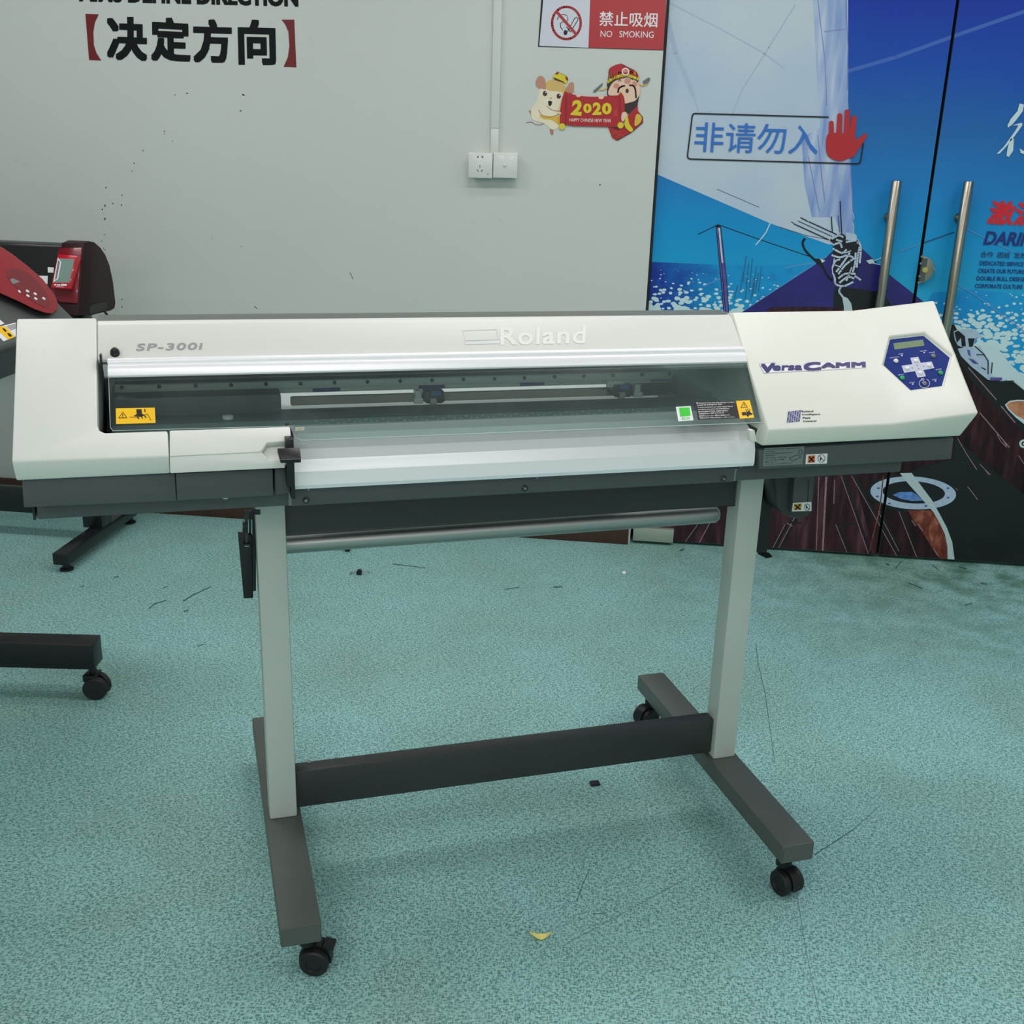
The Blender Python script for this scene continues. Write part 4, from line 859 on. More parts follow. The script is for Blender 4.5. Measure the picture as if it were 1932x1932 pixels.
# platen
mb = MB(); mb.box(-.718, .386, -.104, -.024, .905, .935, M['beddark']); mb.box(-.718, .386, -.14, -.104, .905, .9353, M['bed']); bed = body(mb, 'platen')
mb = MB()
def on_bed(px, py, k=0): return BF.ax(px, py, 2, .9356+k)
put(mb, stroke([(555, 803.5), (900, 790.5), (1310, 775), (1430, 771)], 1.4), on_bed, 0, M['faint']); put(mb, stroke([(535, 790), (860, 780), (1250, 766)], .9), on_bed, 0, M['screwl'])
body(mb, 'platen_edge_line', bed)
mb = MB()
for i in range(62):
    t = i/61; x = 596+t*640; y = 799-(x-596)*.0375+(-4 if i % 3 == 0 else 0)+random.uniform(-1.2, 1.2)
    put(mb, [circ(x, y, 2.0, .9, 8)], on_bed, .0002, M['lblwhite'])
body(mb, 'vent_holes', bed)
mb = MB(); put(mb, [[(586, 773), (650, 770), (649, 774), (586, 777)]], on_bed, .0003, M['dark2']); body(mb, 'cutter_slot', bed)
# apron
ap = [(-.14, .9355), (-.17, .929), (-.187, .9217), (-.208, .9137), (-.2225, .9005), (-.2295, .882), (-.2315, .860), (-.229, .8535), (-.20, .8535), (-.15, .905)]
xa, xb = BF.ax(556, 905, 1, -.2305).x, BF.ax(1424, 862, 1, -.2305).x
mb = MB(); mb.prism(ap, 0, xa, xb, M['alu']); apr = body(mb, 'apron', smooth=4)
mb = MB(); mb.box(xa-.007, xa-.0008, -.242, -.16, .842, .945, M['black']); body(mb, 'apron_end_plate', apr); mb = MB(); mb.box(xb+.001, xb+.016, -.222, -.15, .852, .92, M['dark2']); body(mb, 'apron_end_plate', apr)
mb = MB(); q = [(558, 806), (575, 805), (574, 812), (556, 813)]
put(mb, [q], lambda a, b_, k: on_s(a, b_, -.006), 0, M['lblwhite']); put(mb, [[(561, 811), (565, 807), (570, 811)]], lambda a, b_, k: on_s(a, b_, -.0055), 0, M['yellow']); body(mb, 'caution_label', apr)
# guide rail with its screws and labels
mb = MB(); mb.box(-.718, .386, -.002, .012, .9655, .9800, M['rail']); mb.box(-.718, .386, .006, .016, .9565, .9655, M['rail']); mb.box(-.718, .386, -.012, .0, .982, 1.03, M['dark2']); gr = body(mb, 'guide_rail', bevel=.001)
for (px, py) in [(230, 730.5), (300, 729), (369, 727.5), (436, 726), (502, 724.3), (567, 723.5), (631, 721.5), (693, 720), (755, 718.6), (815, 717), (874, 715.6), (933, 714.5), (989, 713), (1046, 711), (1101, 709.5), (1156, 708), (1211, 706.7), (1263, 705.5)]:
    q = BF.ax(px, py, 1, -.002); mb = MB(); mb.lathe(q, (0, -1, 0), [(.0034, 0), (.0034, .002), (.0018, .0028)], M['screw'], 14); body(mb, 'screw', gr)
for p in [[(590, 730.5), (642, 728.5), (642, 738), (590, 740)], [(790, 725.5), (839, 723.5), (839, 732.5), (790, 734.5)], [(981, 720.5), (1027, 719), (1027, 727), (981, 728.5)], [(1228, 714), (1262, 713), (1262, 720), (1228, 721)]]:
    mb = MB(); put(mb, [p], lambda a, b_, k: BF.ax(a, b_, 1, .0055 if b_ > 0 else 0), 0, M['bluelabel']); body(mb, 'blue_label', gr)
mb = MB(); mb.prism([(-.022, .912), (.05, .914), (.20, .962), (.20, .958), (.05, .909), (-.022, .907)], 0, -.46, .30, M['pale']); body(mb, 'rear_feed_tray')
q = BF.ax(700, 752, 1, .028); mb = MB(); mb.box(-.425, .27, .022, .034, q.z-.008, q.z+.008, M['roller']); body(mb, 'roller_bar', bevel=.003)
mb = MB(); q0 = BF.ax(530, 744, 1, -.05); mb.box(-.7175, q0.x, -.05, .03, .9354, q0.z, M['dark']); body(mb, 'carriage_cover', bevel=.002)
mb = MB(); q0 = BF.ax(1240, 720, 1, -.04); mb.box(.30, .385, -.03, .04, .9354, .975, M['dark2']); mb.box(.23, .30, .01, .04, .93, .985, M['dark2']); body(mb, 'print_carriage', bevel=.003)
for (cx, cy, s) in ((820, 750, -1), (1176, 738, 1)):
    def R_(x, y, yy=-.01): return BF.ax(x, y, 1, yy)
    mb = MB(); a = R_(cx-20, cy+12); b_ = R_(cx+20, cy-12); mb.prism([(a.x, a.z+.004), (a.x+.006, a.z), (b_.x-.006, a.z), (b_.x, a.z+.004), (b_.x-.002, b_.z), (a.x+.002, b_.z)], 1, -.01, .03, M['black']); pr = body(mb, 'pinch_roller', bevel=.001)
    mb = MB(); a = R_(cx-7, cy+16, -.014); b_ = R_(cx+4, cy+2, -.014); mb.cyl((a.x, -.008, (a.z+b_.z)/2), (b_.x, -.008, (a.z+b_.z)/2), (b_.z-a.z)/2, M['roller']); body(mb, 'rubber_wheel', pr, smooth=40)
    mb = MB(); a = R_(cx-6, cy-3, -.016); b_ = R_(cx+12, cy-12, -.016); mb.box(a.x, b_.x, -.016, -.009, a.z, b_.z, M['blueclip']); body(mb, 'blue_clip', pr)
    mb = MB(); xx = cx-38 if s < 0 else cx+20; a = R_(xx, cy+12, -.006); b_ = R_(xx+17, cy+2, -.006); mb.box(a.x, b_.x, -.006, .02, a.z, b_.z, M['rail']); a = R_(xx+2, cy+2, -.002); b_ = R_(xx+14, cy-12, -.002); mb.box(a.x, b_.x, .0, .02, a.z, b_.z, M['rail']); body(mb, 'clamp', pr, bevel=.001)
mb = MB(); mb.box(.165, .20, -.005, .0, .953, .965, M['pale']); body(mb, 'plastic_clip')
mb = MB(); q = BF.ax(430, 790, 2, .936); mb.lathe((q.x, q.y, .936), (0, 0, 1), [(.009, 0), (.009, .005), (.007, .006)], M['faint'], 18); body(mb, 'white_button', smooth=40)

# white top cover
mb = MB()
t0 = on_s(183, 611, -.004); t1_ = on_s(1379, 600, -.004); b0 = on_s(190, 676, -.004); b1 = on_s(1405, 658, -.004)
ty, tz = (t0.y+t1_.y)/2, (t0.z+t1_.z)/2; by, bz = (b0.y+b1.y)/2, (b0.z+b1.z)/2
pf = [(by, bz), (ty, tz), (ty+.012, tz+.004), (ty+.03, tz-.002), (ty+.03, tz-.014), (by+.03, bz-.008), (by+.008, bz-.010)]
mb.prism(pf, 0, t0.x, t1_.x+.003, M['white']); tcv = body(mb, 'top_cover', bevel=.0025)
TN = Vector((0, -(tz-bz), (ty-by))).normalized() ; TN = Vector((0, -abs(tz-bz), abs(ty-by))).normalized(); TD = TN.dot(Vector((0, by, bz)))
def on_t(px, py, k=0): return BF.pl(px, py, TN, TD, k)
mb = MB(); put_text(mb, 'SP-300i', [(260, 648), (383, 646), (380, 659.5), (256, 662)], on_t, .0006, M['logog'], .012, 1.12, .2); body(mb, 'model_lettering', tcv)
mb = MB(); put_text(mb, 'Roland', [(944, 617.5), (1106, 614), (1104, 648), (944, 651)], on_t, .0006, M['faintl'], .0, 1.08, 1.0); body(mb, 'brand_lettering', tcv)
mb = MB(); put(mb, stroke([(873, 623), (937, 621), (941, 640), (878, 642), (873, 623)], 1.4)+[[(877, 645), (942, 642), (943, 648), (878, 650)]], on_t, .0006, M['faint']); body(mb, 'brand_emblem', tcv)
q = on_t(217, 667); mb = MB(); mb.lathe(q, TN, [(.0075, 0), (.0068, .006), (.004, .011), (.002, .012)], M['black'], 18); body(mb, 'knob', tcv, smooth=40)
# aluminium hinge bar: ridge, groove and flat
mb = MB()
P = lambda x, y: (on_s(x, y).y, on_s(x, y).z)
a = Vector(((on_s(202, 675).y+on_s(1404, 657.5).y)/2, (on_s(202, 675).z+on_s(1404, 657.5).z)/2)); b_ = Vector(((on_s(205, 710).y+on_s(1407, 683.5).y)/2, (on_s(205, 710).z+on_s(1407, 683.5).z)/2))
dv = (b_-a); ln = dv.length; dv.normalize(); nv = Vector((-abs(dv.y), abs(dv.x)))
nv = Vector((SN.y, SN.z))
prof = [(0, 0), (.02, .003), (.12, .0062), (.24, .0066), (.33, .005), (.36, .0022), (.40, .0022), (.44, .004), (.50, .0052), (.7, .0042), (.98, .0008), (1.0, -.003), (.9, -.005), (0, -.005)]
mb.prism([tuple(a+dv*(ln*t)+nv*h) for t, h in prof], 0, on_s(203, 690).x, on_s(1406, 672).x, M['alu']); hg = body(mb, 'hinge_bar', bevel=.0006, seg=1, smooth=25)
mb = MB(); c_ = on_s(200, 682, .0); mb.cyl((on_s(187, 682).x, c_.y, c_.z), (on_s(204, 682).x, c_.y, c_.z), .003, M['screwl'], n=12); body(mb, 'hinge_pin', hg, smooth=40)
mb = MB(); c_ = on_s(191, 680, .002); mb.box(c_.x-.0015, c_.x+.0015, c_.y-.008, c_.y+.006, c_.z-.008, c_.z+.01, M['black']); body(mb, 'hinge_clip', hg)
# clear cover
mb = MB()
acp = [(205, 709), (1408, 683), (1436, 797), (567, 830.5), (562, 826), (556, 805), (552, 803.8), (213, 812.5), (208, 806)]
v = [on_s(*p, -.003) for p in acp]; mb.hexa([q_-SN*.003 for q_ in v][::-1], v[::-1], M['acryl']); cc = body(mb, 'clear_cover')
M['acedge'] = mat('acrylic_edge', (168, 186, 182), .3)
mb = MB(); put(mb, stroke([(1436, 797), (567, 830.5), (562, 826)], 1.2)+stroke([(548, 803.8), (213, 812.5), (208, 806), (205, 712)], 1.1), on_s, -.0026, M['acedge']); body(mb, 'cover_edge', cc)
def k1(px, py, k=0): return on_s(px, py, -.0024+k)
mb = MB(); put(mb, [[(218.5, 770.5), (292, 769), (293.5, 798), (219, 800)]], k1, 0, M['yellow'])
put(mb, stroke([(224, 788.5), (231.5, 777.5), (239.5, 788), (224, 788.5)], 1)+stroke([(231.5, 781), (231.5, 785)], 1.3)+[circ(231.5, 786.5, .8)]+stroke([(245, 787), (262, 786.5), (278, 781), (285, 793)], 1)+[[(257, 772), (267, 772), (268, 781), (275, 783), (266, 786), (252, 785), (258, 781)]]+stroke([(259, 787), (262, 790)], 2)+stroke([(267, 786), (269, 789)], 2)+stroke([(273, 785), (276, 788)], 2)+stroke([(273, 772), (274, 777)], 2), k1, .0003, M['ink']); body(mb, 'warning_label', cc)
mb = MB(); put(mb, [[(1275, 767.5), (1303, 766), (1308.5, 793), (1280, 795)]], k1, 0, M['lblwhite']); put(mb, [[(1281, 769), (1301, 768.5), (1303, 784), (1283.5, 786)]], k1, .0003, M['ecog']); put_text(mb, 'ECO', [(1286, 787.5), (1301, 786.5), (1302, 791), (1287, 792)], k1, .0003, M['ecog'], .02); body(mb, 'eco_label', cc)
mb = MB(); put(mb, [[(1311, 758.5), (1387, 756), (1397, 789), (1317, 792)]], k1, 0, M['ink'])
for i, t in enumerate(['■ Opening the front cover while printing is in progress', 'causes an emergency stop.', 'To pause printing for any other reason than an', 'emergency stop, press the [PAUSE] key.', '■ 印刷过程中打开前盖, 机器将紧急停止。', '如需暂停停止, 请按 [PAUSE] 键。', '■ 印刷中にフロントカバーを開けると緊急停止します。', '緊急停止以外の一時停止は [PAUSE] キーを押してください。']):
    L_ = 72*min(1, .35+.65*len(t)/52) if i < 4 else (56, 48, 58, 66)[i-4]; x = 1314+i*.9; y = 759.5+i*4
    put_text(mb, t, [(x, y), (x+L_, y-2.2), (x+L_+.4, y+.6), (x+.4, y+2.8)], k1, .0003, M['lblwhite'], 0.01)
body(mb, 'notice_label', cc)
mb = MB(); put(mb, [[(1388.5, 756.5), (1414.5, 755), (1423, 788), (1396, 790)]], k1, .0001, M['yellow'])
put(mb, stroke([(1398, 769), (1403.5, 758.5), (1410, 768), (1398, 769)], 1)+stroke([(1404, 762), (1404.3, 766)], 1.2)+[[(1399, 778), (1407, 777), (1409, 783), (1401, 784)]]+[[(1407, 781), (1412, 775), (1416, 778), (1421, 781), (1413, 784), (1411, 787)]]+stroke([(1410, 780), (1407, 772)], 1.4)+stroke([(1412, 779), (1411, 771)], 1.4)+stroke([(1414, 779), (1415, 772)], 1.4), k1, .0004, M['ink']); body(mb, 'warning_label', cc)
# lever
mb = MB(); mb.box(-.4595, -.4475, -.262, -.235, .868, .945, M['black']); lv = body(mb, 'lever', bevel=.001)
v = [on_s(523, 845.5, .018), on_s(565.5, 844, .018), on_s(568, 864, .018), on_s(529, 865, .018)]
mb = MB(); mb.hexa([q_-Vector((0, -.001, .008)) for q_ in v][::-1], v[::-1], M['black']); body(mb, 'lever_grip', lv, bevel=.001)
mb = MB(); put(mb, stroke([(529.5, 867), (567.5, 865.5)], 1.0), lambda a, b_, k: on_s(a, b_, .0185), 0, M['screwl']); body(mb, 'grip_edge', lv)

# right control cover
R1 = on_s(1383, 589.5); R2 = on_s(1610.5, 586); R3 = on_s(1686, 800); R4 = on_s(1451, 811.5)
R5 = on_s(1763, 567, .017); 
# right facet plane through the crease and R5
FN = (R3-R2).cross(R5-R2).normalized()
if FN.z < 0: FN = -FN
FD = FN.dot(R2)
def on_f(px, py, k=0): return BF.pl(px, py, FN, FD, k)
R6 = on_f(1847, 779)
R8 = BF.ax(1437, 841.5, 1, -.252); R7 = BF.ax(1812, 823, 1, -.252+.004)
Rm = R8.lerp(R7, .62)
ZC = zoomed(1640, 600, 8.782)
hexo = [on_f(*p) for p in ZC([(340, 300), (925, 235), (1395, 610), (1250, 1125), (690, 1203), (222, 772)])]
mb = MB()
mb.poly([R4, R3, R2, R1], M['white2'])
outer = [R3, R6, R5, R2]
tri = tessellate_polygon([outer, hexo]); allv = outer+hexo
mb.add(allv, [tuple(t) for t in tri], M['white2'])
DEP = .007
hin = [p.lerp(sum(hexo, Vector())/6, .035)-FN*DEP for p in hexo]
mb.add(hexo+hin, [(i, (i+1) % 6, 6+(i+1) % 6, 6+i) for i in range(6)], M['white2']); mb.poly(hin, M['white2'])
mb.poly([R8, Rm, R3, R4], M['white2']); mb.poly([Rm, R7, R6, R3], M['white2'])
Bk = .05
b1_, b2_, b3_, b4_ = Vector((R1.x, .05, 1.075)), Vector((R5.x-.01, .05, 1.08)), Vector((R7.x, .05, .893)), Vector((R8.x+.006, .05, .893))
mb.poly([R1, R2, R5, b2_, b1_], M['white2']); mb.poly([R8, R4, R1, b1_, b4_], M['white2']); mb.poly([R5, R6, R7, b3_, b2_], M['white2']); mb.poly([b1_, b2_, b3_, b4_], M['white2']); mb.poly([R7, Rm, R8, b4_, b3_], M['white2'])
ctl = body(mb, 'control_cover', bevel=.0035)
def k2(px, py, k=0): return on_s(px, py, .0005+k)
mb = MB(); put(mb, [ZB([(298, 474), (405, 467), (400, 482), (570, 484), (600, 464), (650, 460), (665, 466), (960, 459), (962, 503), (690, 518), (650, 527), (590, 522), (328, 537)])], k2, 0, M['silver'])
put(mb, [ZB([(303, 477), (401, 470), (396, 485), (570, 487), (602, 467), (650, 463), (665, 469), (957, 462), (958, 500), (690, 515), (650, 524), (590, 519), (331, 533)])], k2, .0002, M['lblwhite'])
for t, q in (('V', [(312, 478), (400, 472), (396, 529), (308, 534)]), ('ersa', [(386, 487), (570, 486), (566, 518), (384, 522)]), ('C', [(574, 470), (680, 464), (684, 518), (576, 524)]), ('AMM', [(682, 471), (957, 464), (958, 499), (682, 507)])): put_text(mb, t, ZB(q), k2, .0005, M['navy'], .0, 1.0, 1.0 if t == 'ersa' else 1.7)
body(mb, 'brand_lettering', ctl)
mb = MB()
for i in range(6):
    for j in range(6):
        x = 470+i*14+(6-j)*1.5; y = 772+j*12-i*1.6; put(mb, [ZB([(x, y), (x+11, y-2), (x+10, y+8), (x-1, y+10)])], k2, 0, [M['navy'], M['bluelabel'], PM['violet']][(i*2+j) % 3])
body(mb, 'square_emblem', ctl)
mb = MB()
for i, t in enumerate(['Roland', 'Intelligent', 'Pass', 'Control']):
    y = 765+i*20; x = 563+i*3; L_ = (72, 112, 48, 82)[i]; put_text(mb, t, ZB([(x, y), (x+L_, y-2), (x+L_, y+10), (x, y+12)]), k2, 0, M['ink'], .03)
body(mb, 'slogan_lettering', ctl)
# control panel
def k3(px, py, k=0): return on_f(px, py, -DEP+.0008+k)
cent = sum(hexo, Vector())/6
pv = [k3(*p) for p in ZC([(345, 355), (890, 285), (1345, 668), (1245, 1120), (688, 1192), (235, 772)])]
mb = MB(); mb.hexa([q_-FN*.0007 for q_ in pv], pv, M['panelblue'])
def cap(t, x, y, L_): put_text(mb, t, ZC([(x, y+L_*.0), (x+L_, y-L_*.12), (x+L_, y-L_*.12+18), (x, y+18)]), k3, .0004, M['keypad'], .01)
for t, x, y, L_ in (('FUNCTION', 342, 652, 150), ('BASE', 488, 590, 76), ('HEATER', 842, 543, 110), ('PAUSE', 992, 567, 95), ('MENU', 478, 935, 90), ('ENTER', 1102, 848, 98), ('SETUP', 664, 1066, 88), ('SHEET', 1040, 1014, 80)): cap(t, x, y, L_)
for x, y in ((540, 622), (910, 572), (720, 1094), (1096, 1042)): put(mb, [ZC([(x-14, y-8), (x+14, y-11), (x+16, y+8), (x-12, y+11)])], k3, .0004, M['keypad'])
put(mb, [ZC(p) for p in stroke(circ(915, 1082, 85, 75, 24, -65, 250), 9)], k3, .0004, M['keypad']); put(mb, [ZC(p) for p in stroke(circ(885, 1016, 24, 18, 16)+[(909, 1016)], 7)], k3, .0004, M['keypad'])
cp = body(mb, 'control_panel', ctl)
mb = MB(); v = [k3(*p, .0003) for p in ZC([(400, 418), (890, 358), (915, 458), (420, 522)])]; mb.hexa([q_-FN*.0002 for q_ in v], v, M['lcd']); mb.build('display', ctl)
mb = MB(); v = [k3(*p, .0009) for p in ZC([(680, 660), (812, 643), (852, 742), (1033, 720), (1080, 828), (898, 862), (940, 965), (802, 985), (760, 880), (582, 908), (535, 790), (715, 765)])]; mb.hexa([q_-FN*.0007 for q_ in v], v, M['keypad'])
put(mb, [ZC([(788, 790), (792, 770), (808, 786)]), ZC([(808, 832), (828, 830), (822, 852)]), ZC([(694, 828), (718, 818), (722, 834)]), ZC([(920, 797), (896, 790), (898, 806)])], k3, .0012, M['ink']); mb.build('arrow_pad', ctl)
for (x, y, m) in ((772, 712, 'keyw'), (632, 835, 'keyw'), (988, 785, 'keyw'), (845, 912, 'keyw'), (442, 712, 'keyw'), (548, 993, 'keyg'), (1180, 910, 'keyg'), (1060, 630, 'keygrey'), (912, 1085, 'keygrey')):
    p = k3(*ZC([(x, y)])[0], .0006); mb = MB(); mb.lathe(p, FN, [(.0048, 0), (.0046, .0012), (.0036, .0026), (.0018, .0034), (.0002, .0036)], M[m], 18); mb.build('button', ctl, smooth=60)
# small hook on the cover's inner side
mb = MB(); v = [BF.ax(*p, 1, -.262) for p in ((1415, 812), (1424, 812), (1428, 832), (1422, 836), (1416, 832))]; mb.hexa(v[::-1], [q_+Vector((0, .012, 0)) for q_ in v][::-1], M['white2']); body(mb, 'hook', ctl, bevel=.001)
# right lower panel and labels
lp = lowpanel([(1432, 849), (1800, 826), (1795, 866.5), (1432, 886)], 'lower_panel', -.235)
def k4(px, py, k=0): return BF.ax(px, py, 1, -.2354-k)
mb = MB(); put(mb, [[(1442, 845.5), (1517.5, 842), (1514.5, 876), (1439, 880)]], k4, 0, M['infolabel'])
for i, (t, L_) in enumerate([('Beware of pinched fingers when closing the head cover', 62), ('of the cleaning area.', 18), ('Make sure to maintain a usual cleaning before', 50), ('operation.', 18), ('スキャン中は ヘッド部 ご注意', 40), ('クリーニング 前に フタを開閉', 36), ('操作: フロント', 22), ('ヘッド・クリーニング, をお読みください', 52)]):
    x = 1445-i*.3; y = 847+i*4.0; put_text(mb, t, [(x, y), (x+L_, y-L_*.045), (x+L_, y-L_*.045+2.4), (x, y+2.4)], k4, .0003, M['ink'], .005)
put(mb, stroke([(1489, 864), (1506, 858), (1511, 863), (1495, 870), (1489, 864)], .8)+ring(1510, 853, 3.5, 4, .8, 14), k4, .0003, M['ink']); body(mb, 'info_label', lp)
mb = MB(); put(mb, [[(1521, 857.5), (1561.5, 855.5), (1560, 874.5), (1519.5, 876)]], k4, 0, M['lblwhite']); put(mb, [[(1525, 860), (1538, 859), (1537.5, 872.5), (1524, 873.5)]], k4, .0003, M['orange'])
put(mb, stroke([(1527, 862), (1535, 871)], 3)+stroke([(1535, 862), (1527, 871)], 3)+ring(1550, 865, 6.6, 7, .9, 20)+stroke([(1546, 860), (1555, 870)], .9)+[circ(1548.5, 866, 1.4, 3, 8)], k4, .0006, M['ink']); body(mb, 'hazard_label', lp)

# ================================================================== PLOTTER against the wall
M['maroon'] = mat('dark_red_gloss', (44, 24, 25), .5, spec=.2); M['redg'] = mat('red_gloss', (120, 16, 30), .25, coat=.3); M['redb'] = mat('bright_red_gloss', (190, 22, 40), .22, coat=.5); M['blackg'] = mat('black_gloss', (26, 30, 31), .25); M['screen'] = mat('screen_glass', (128, 152, 144), .15)
CX = -1.52
pb = empty('cutting_plotter', 'black cutting plotter with dark red end and touchscreen against the white wall', 'plotter', (-1.6, 1.42, 0)); IB = Matrix.Translation(-pb.location)
Zr = zoomed(0, 430, 7.431)
ol = Zr([(1180, 222), (1260, 185), (1330, 200), (1410, 270), (1480, 370), (1540, 520), (1590, 750), (1625, 1050), (1612, 1130), (1560, 1160), (1290, 1225), (1095, 1235), (1110, 1100), (1140, 700), (1165, 400)])
sec = [(lambda v: (v.y, v.z))(ROOM.ax(*p, 0, CX)) for p in ol]
fb, ft_ = Vector(sec[11]), Vector(sec[0])
mb = MB(); mb.prism(sec, 0, CX-.075, CX, M['maroon']); ec = mb.build('end_cover', pb, bevel=.004, local=IB)
mb = MB(); v = [ROOM.ax(*p, 0, CX+.0006) for p in Zr([(1255, 1110), (1290, 1080), (1470, 1040), (1500, 1050), (1500, 1130), (1440, 1170), (1270, 1205), (1250, 1180)])]; mb.poly(v, M['black']); mb.build('cable_opening', ec)
cen = Vector((sum(s_[0] for s_ in sec)/len(sec), sum(s_[1] for s_ in sec)/len(sec)))
small = [tuple(cen+(Vector(s_)-cen)*.93) for s_ in sec]
mb = MB(); mb.prism(small, 0, -2.6, CX-.075, M['blackg']); mb.build('body', pb, bevel=.004, local=IB)
fd = Vector((0, ft_.x-fb.x, ft_.y-fb.y)).normalized(); fn = Vector((0, -fd.z, fd.y)).normalized()
if fn.y > 0: fn = -fn
fdist = fn.dot(Vector((0, fb.x, fb.y)))
def on_b(px, py, k=0): return ROOM.pl(px, py, fn, fdist, k)
mb = MB(); v = [on_b(*p, .004) for p in Zr([(820, 280), (1145, 270), (1080, 1060), (830, 1040), (700, 870)])]; mb.hexa([q_-fn*.03 for q_ in v], v, M['redg']); mb.build('front_fascia', pb, bevel=.003, local=IB)
mb = MB(); v = [on_b(*p, .030) for p in Zr([(705, 840), (975, 855), (1085, 390), (815, 365)])]; mb.hexa([q_-fn*.03 for q_ in v], v, M['redb']); sf = mb.build('screen_housing', pb, bevel=.003, local=IB)
mb = MB(); v = [on_b(*p, .0305) for p in Zr([(750, 765), (970, 768), (1045, 440), (825, 425)])]; mb.poly(v, M['screen']); v = [on_b(*p, .0309) for p in Zr([(745, 765), (815, 715), (860, 480), (810, 415)])]; mb.poly(v, M['lblwhite']); v = [on_b(*p, .0312) for p in Zr([(768, 735), (800, 700), (840, 480), (815, 445)])]; mb.poly(v, M['keygrey']); mb.build('screen', sf)
mb = MB(); put_text(mb, 'CUTTER', Zr([(760, 785), (940, 790), (930, 815), (755, 810)]), on_b, .0306, M['lblwhite'], .05) if False else None
put(mb, [Zr([(758, 788), (790, 786), (788, 806), (756, 808)])]+[Zr([(800, 790), (850, 792), (846, 812), (798, 810)])]+[Zr([(860, 784), (940, 788), (932, 812), (856, 812)])]+[Zr([(785, 820), (900, 826), (898, 832), (783, 826)])], on_b, .0306, M['lblwhite']); mb.build('lettering', sf)
mb = MB(); v = [on_b(*p, .002) for p in [(-400, 455), (113, 466), (96, 545), (-400, 530)]]; mb.hexa([q_-fn*.01 for q_ in v], v, M['black']); mb.build('cutting_recess', pb, local=IB)
mb = MB(); put(mb, [Zr([(668, 550), (755, 555), (750, 628), (672, 625)]), Zr([(490, 668), (670, 672), (665, 790), (560, 730)])], on_b, .0025, M['pale']); mb.build('media_edge', pb, local=IB)
mb = MB(); mb.tube([(CX-.01, sec[9][0]-.05, sec[9][1]+.02), (CX+.012, sec[9][0]-.05, sec[9][1]-.01), (CX+.02, sec[9][0]-.05, sec[9][1]-.08), (CX+.0, sec[9][0]-.05, sec[9][1]-.4)], .004, M['black']); mb.build('power_cable', pb, local=IB)
# its stand
mb = MB(); zf = .052
FXB = -1.603
mb.box(FXB-.026, FXB+.026, 1.15, 1.685, .028, .068, M['blackg']); fo = mb.build('foot', pb, bevel=.003, local=IB)
for yy in (1.185, 1.655):
    mb = MB(); mb.lathe((FXB, yy, .0), (0, 0, 1), [(.022, 0), (.022, .005), (.012, .010), (.012, .028)], M['rubber'], 20); mb.build('levelling_foot', fo, smooth=40)
mb = MB(); mb.box(FXB-.045, FXB+.025, 1.40, 1.47, .068, .80, M['blackg']); mb.build('post', pb, bevel=.003, local=IB)
mb = MB(); mb.box(-2.6, FXB-.045, 1.42, 1.45, .10, .19, M['blackg']); mb.build('crossbeam', pb, bevel=.003, local=IB)

# ================================================================== PLOTTER at the left edge
M['graph'] = mat('graphite_plastic', (84, 90, 86), .5); M['graphd'] = mat('graphite_dark', (52, 60, 57), .5); M['redm'] = mat('red_satin', (140, 34, 41), .45, spec=.35); M['redd'] = mat('deep_red_panel', (112, 22, 32), .35)
pa = empty('cutting_plotter', 'dark grey cutting plotter with red keypad cut by the left photo edge', 'plotter', (-1.4, .1, 0)); IA = Matrix.Translation(-pa.location)
YE = .46
s0 = ROOM.ax(0, 463, 1, YE); s1 = ROOM.ax(146, 606, 1, YE)
sl = Vector((s1.x-s0.x, 0, s1.z-s0.z)).normalized(); an = Vector((-sl.z, 0, sl.x)); ad_ = an.dot(s0)
def on_a(px, py, k=0): return ROOM.pl(px, py, an, ad_, k)
lip = on_a(10, 652)
tE = (lip.x-s0.x)/sl.x; lp_ = s0+sl*tE
bt_ = ROOM.ax(12, 712, 1, lip.y)
prof = [(s0.x-.04, s0.z+.03), (s0.x, s0.z), (lp_.x, lp_.z), (lp_.x-.01, lp_.z-.03), (bt_.x, bt_.z), (bt_.x-.35, bt_.z-.02), (s0.x-.35, s0.z+.02)]
mb = MB(); mb.prism(prof, 1, -.9, YE, M['graph']); ab = mb.build('body', pa, bevel=.006, local=IA)
mb = MB(); mb.prism([(lp_.x+.001, lp_.z-.012), (bt_.x+.002, bt_.z+.002), (bt_.x-.05, bt_.z+.002), (lp_.x-.05, lp_.z-.012)], 1, -.9, YE-.01, M['graphd']); mb.build('front_skirt', pa, local=IA)
red = Zr([(-600, -60), (10, 262), (170, 365), (400, 545), (600, 720), (760, 930), (815, 1060), (805, 1150), (740, 1205), (640, 1195), (480, 1140), (300, 1050), (0, 915), (-600, 690)])
mb = MB(); v = [on_a(*p, .018) for p in red]; v0 = [on_a(*p, .0) for p in red]; mb.hexa(v0, v, M['redm']); kp = mb.build('keypad_bezel', pa, bevel=.004, local=IA)
mb = MB(); put(mb, [Zr(spline([(95, 600), (170, 570), (330, 600), (480, 700), (620, 860), (700, 1030), (690, 1105), (620, 1110), (480, 1040), (330, 930), (190, 800), (110, 690)], 4))], lambda a, b_, k: on_a(a, b_, .0185), 0, M['redd'])
put(mb, [Zr([(135, 725), (180, 705), (285, 755), (180, 790)])], lambda a, b_, k: on_a(a, b_, .019), 0, M['keygrey']); mb.build('keypad', kp)
for x, y in ((385, 890), (492, 928), (390, 955), (500, 995), (613, 993)):
    p = Zr([(x, y)])[0]; c_ = on_a(*p, .0186); mb = MB(); mb.lathe(c_, an, [(.0042, 0), (.0038, .0015), (.001, .002)], M['keyw'], 14); mb.build('button', kp, smooth=50)
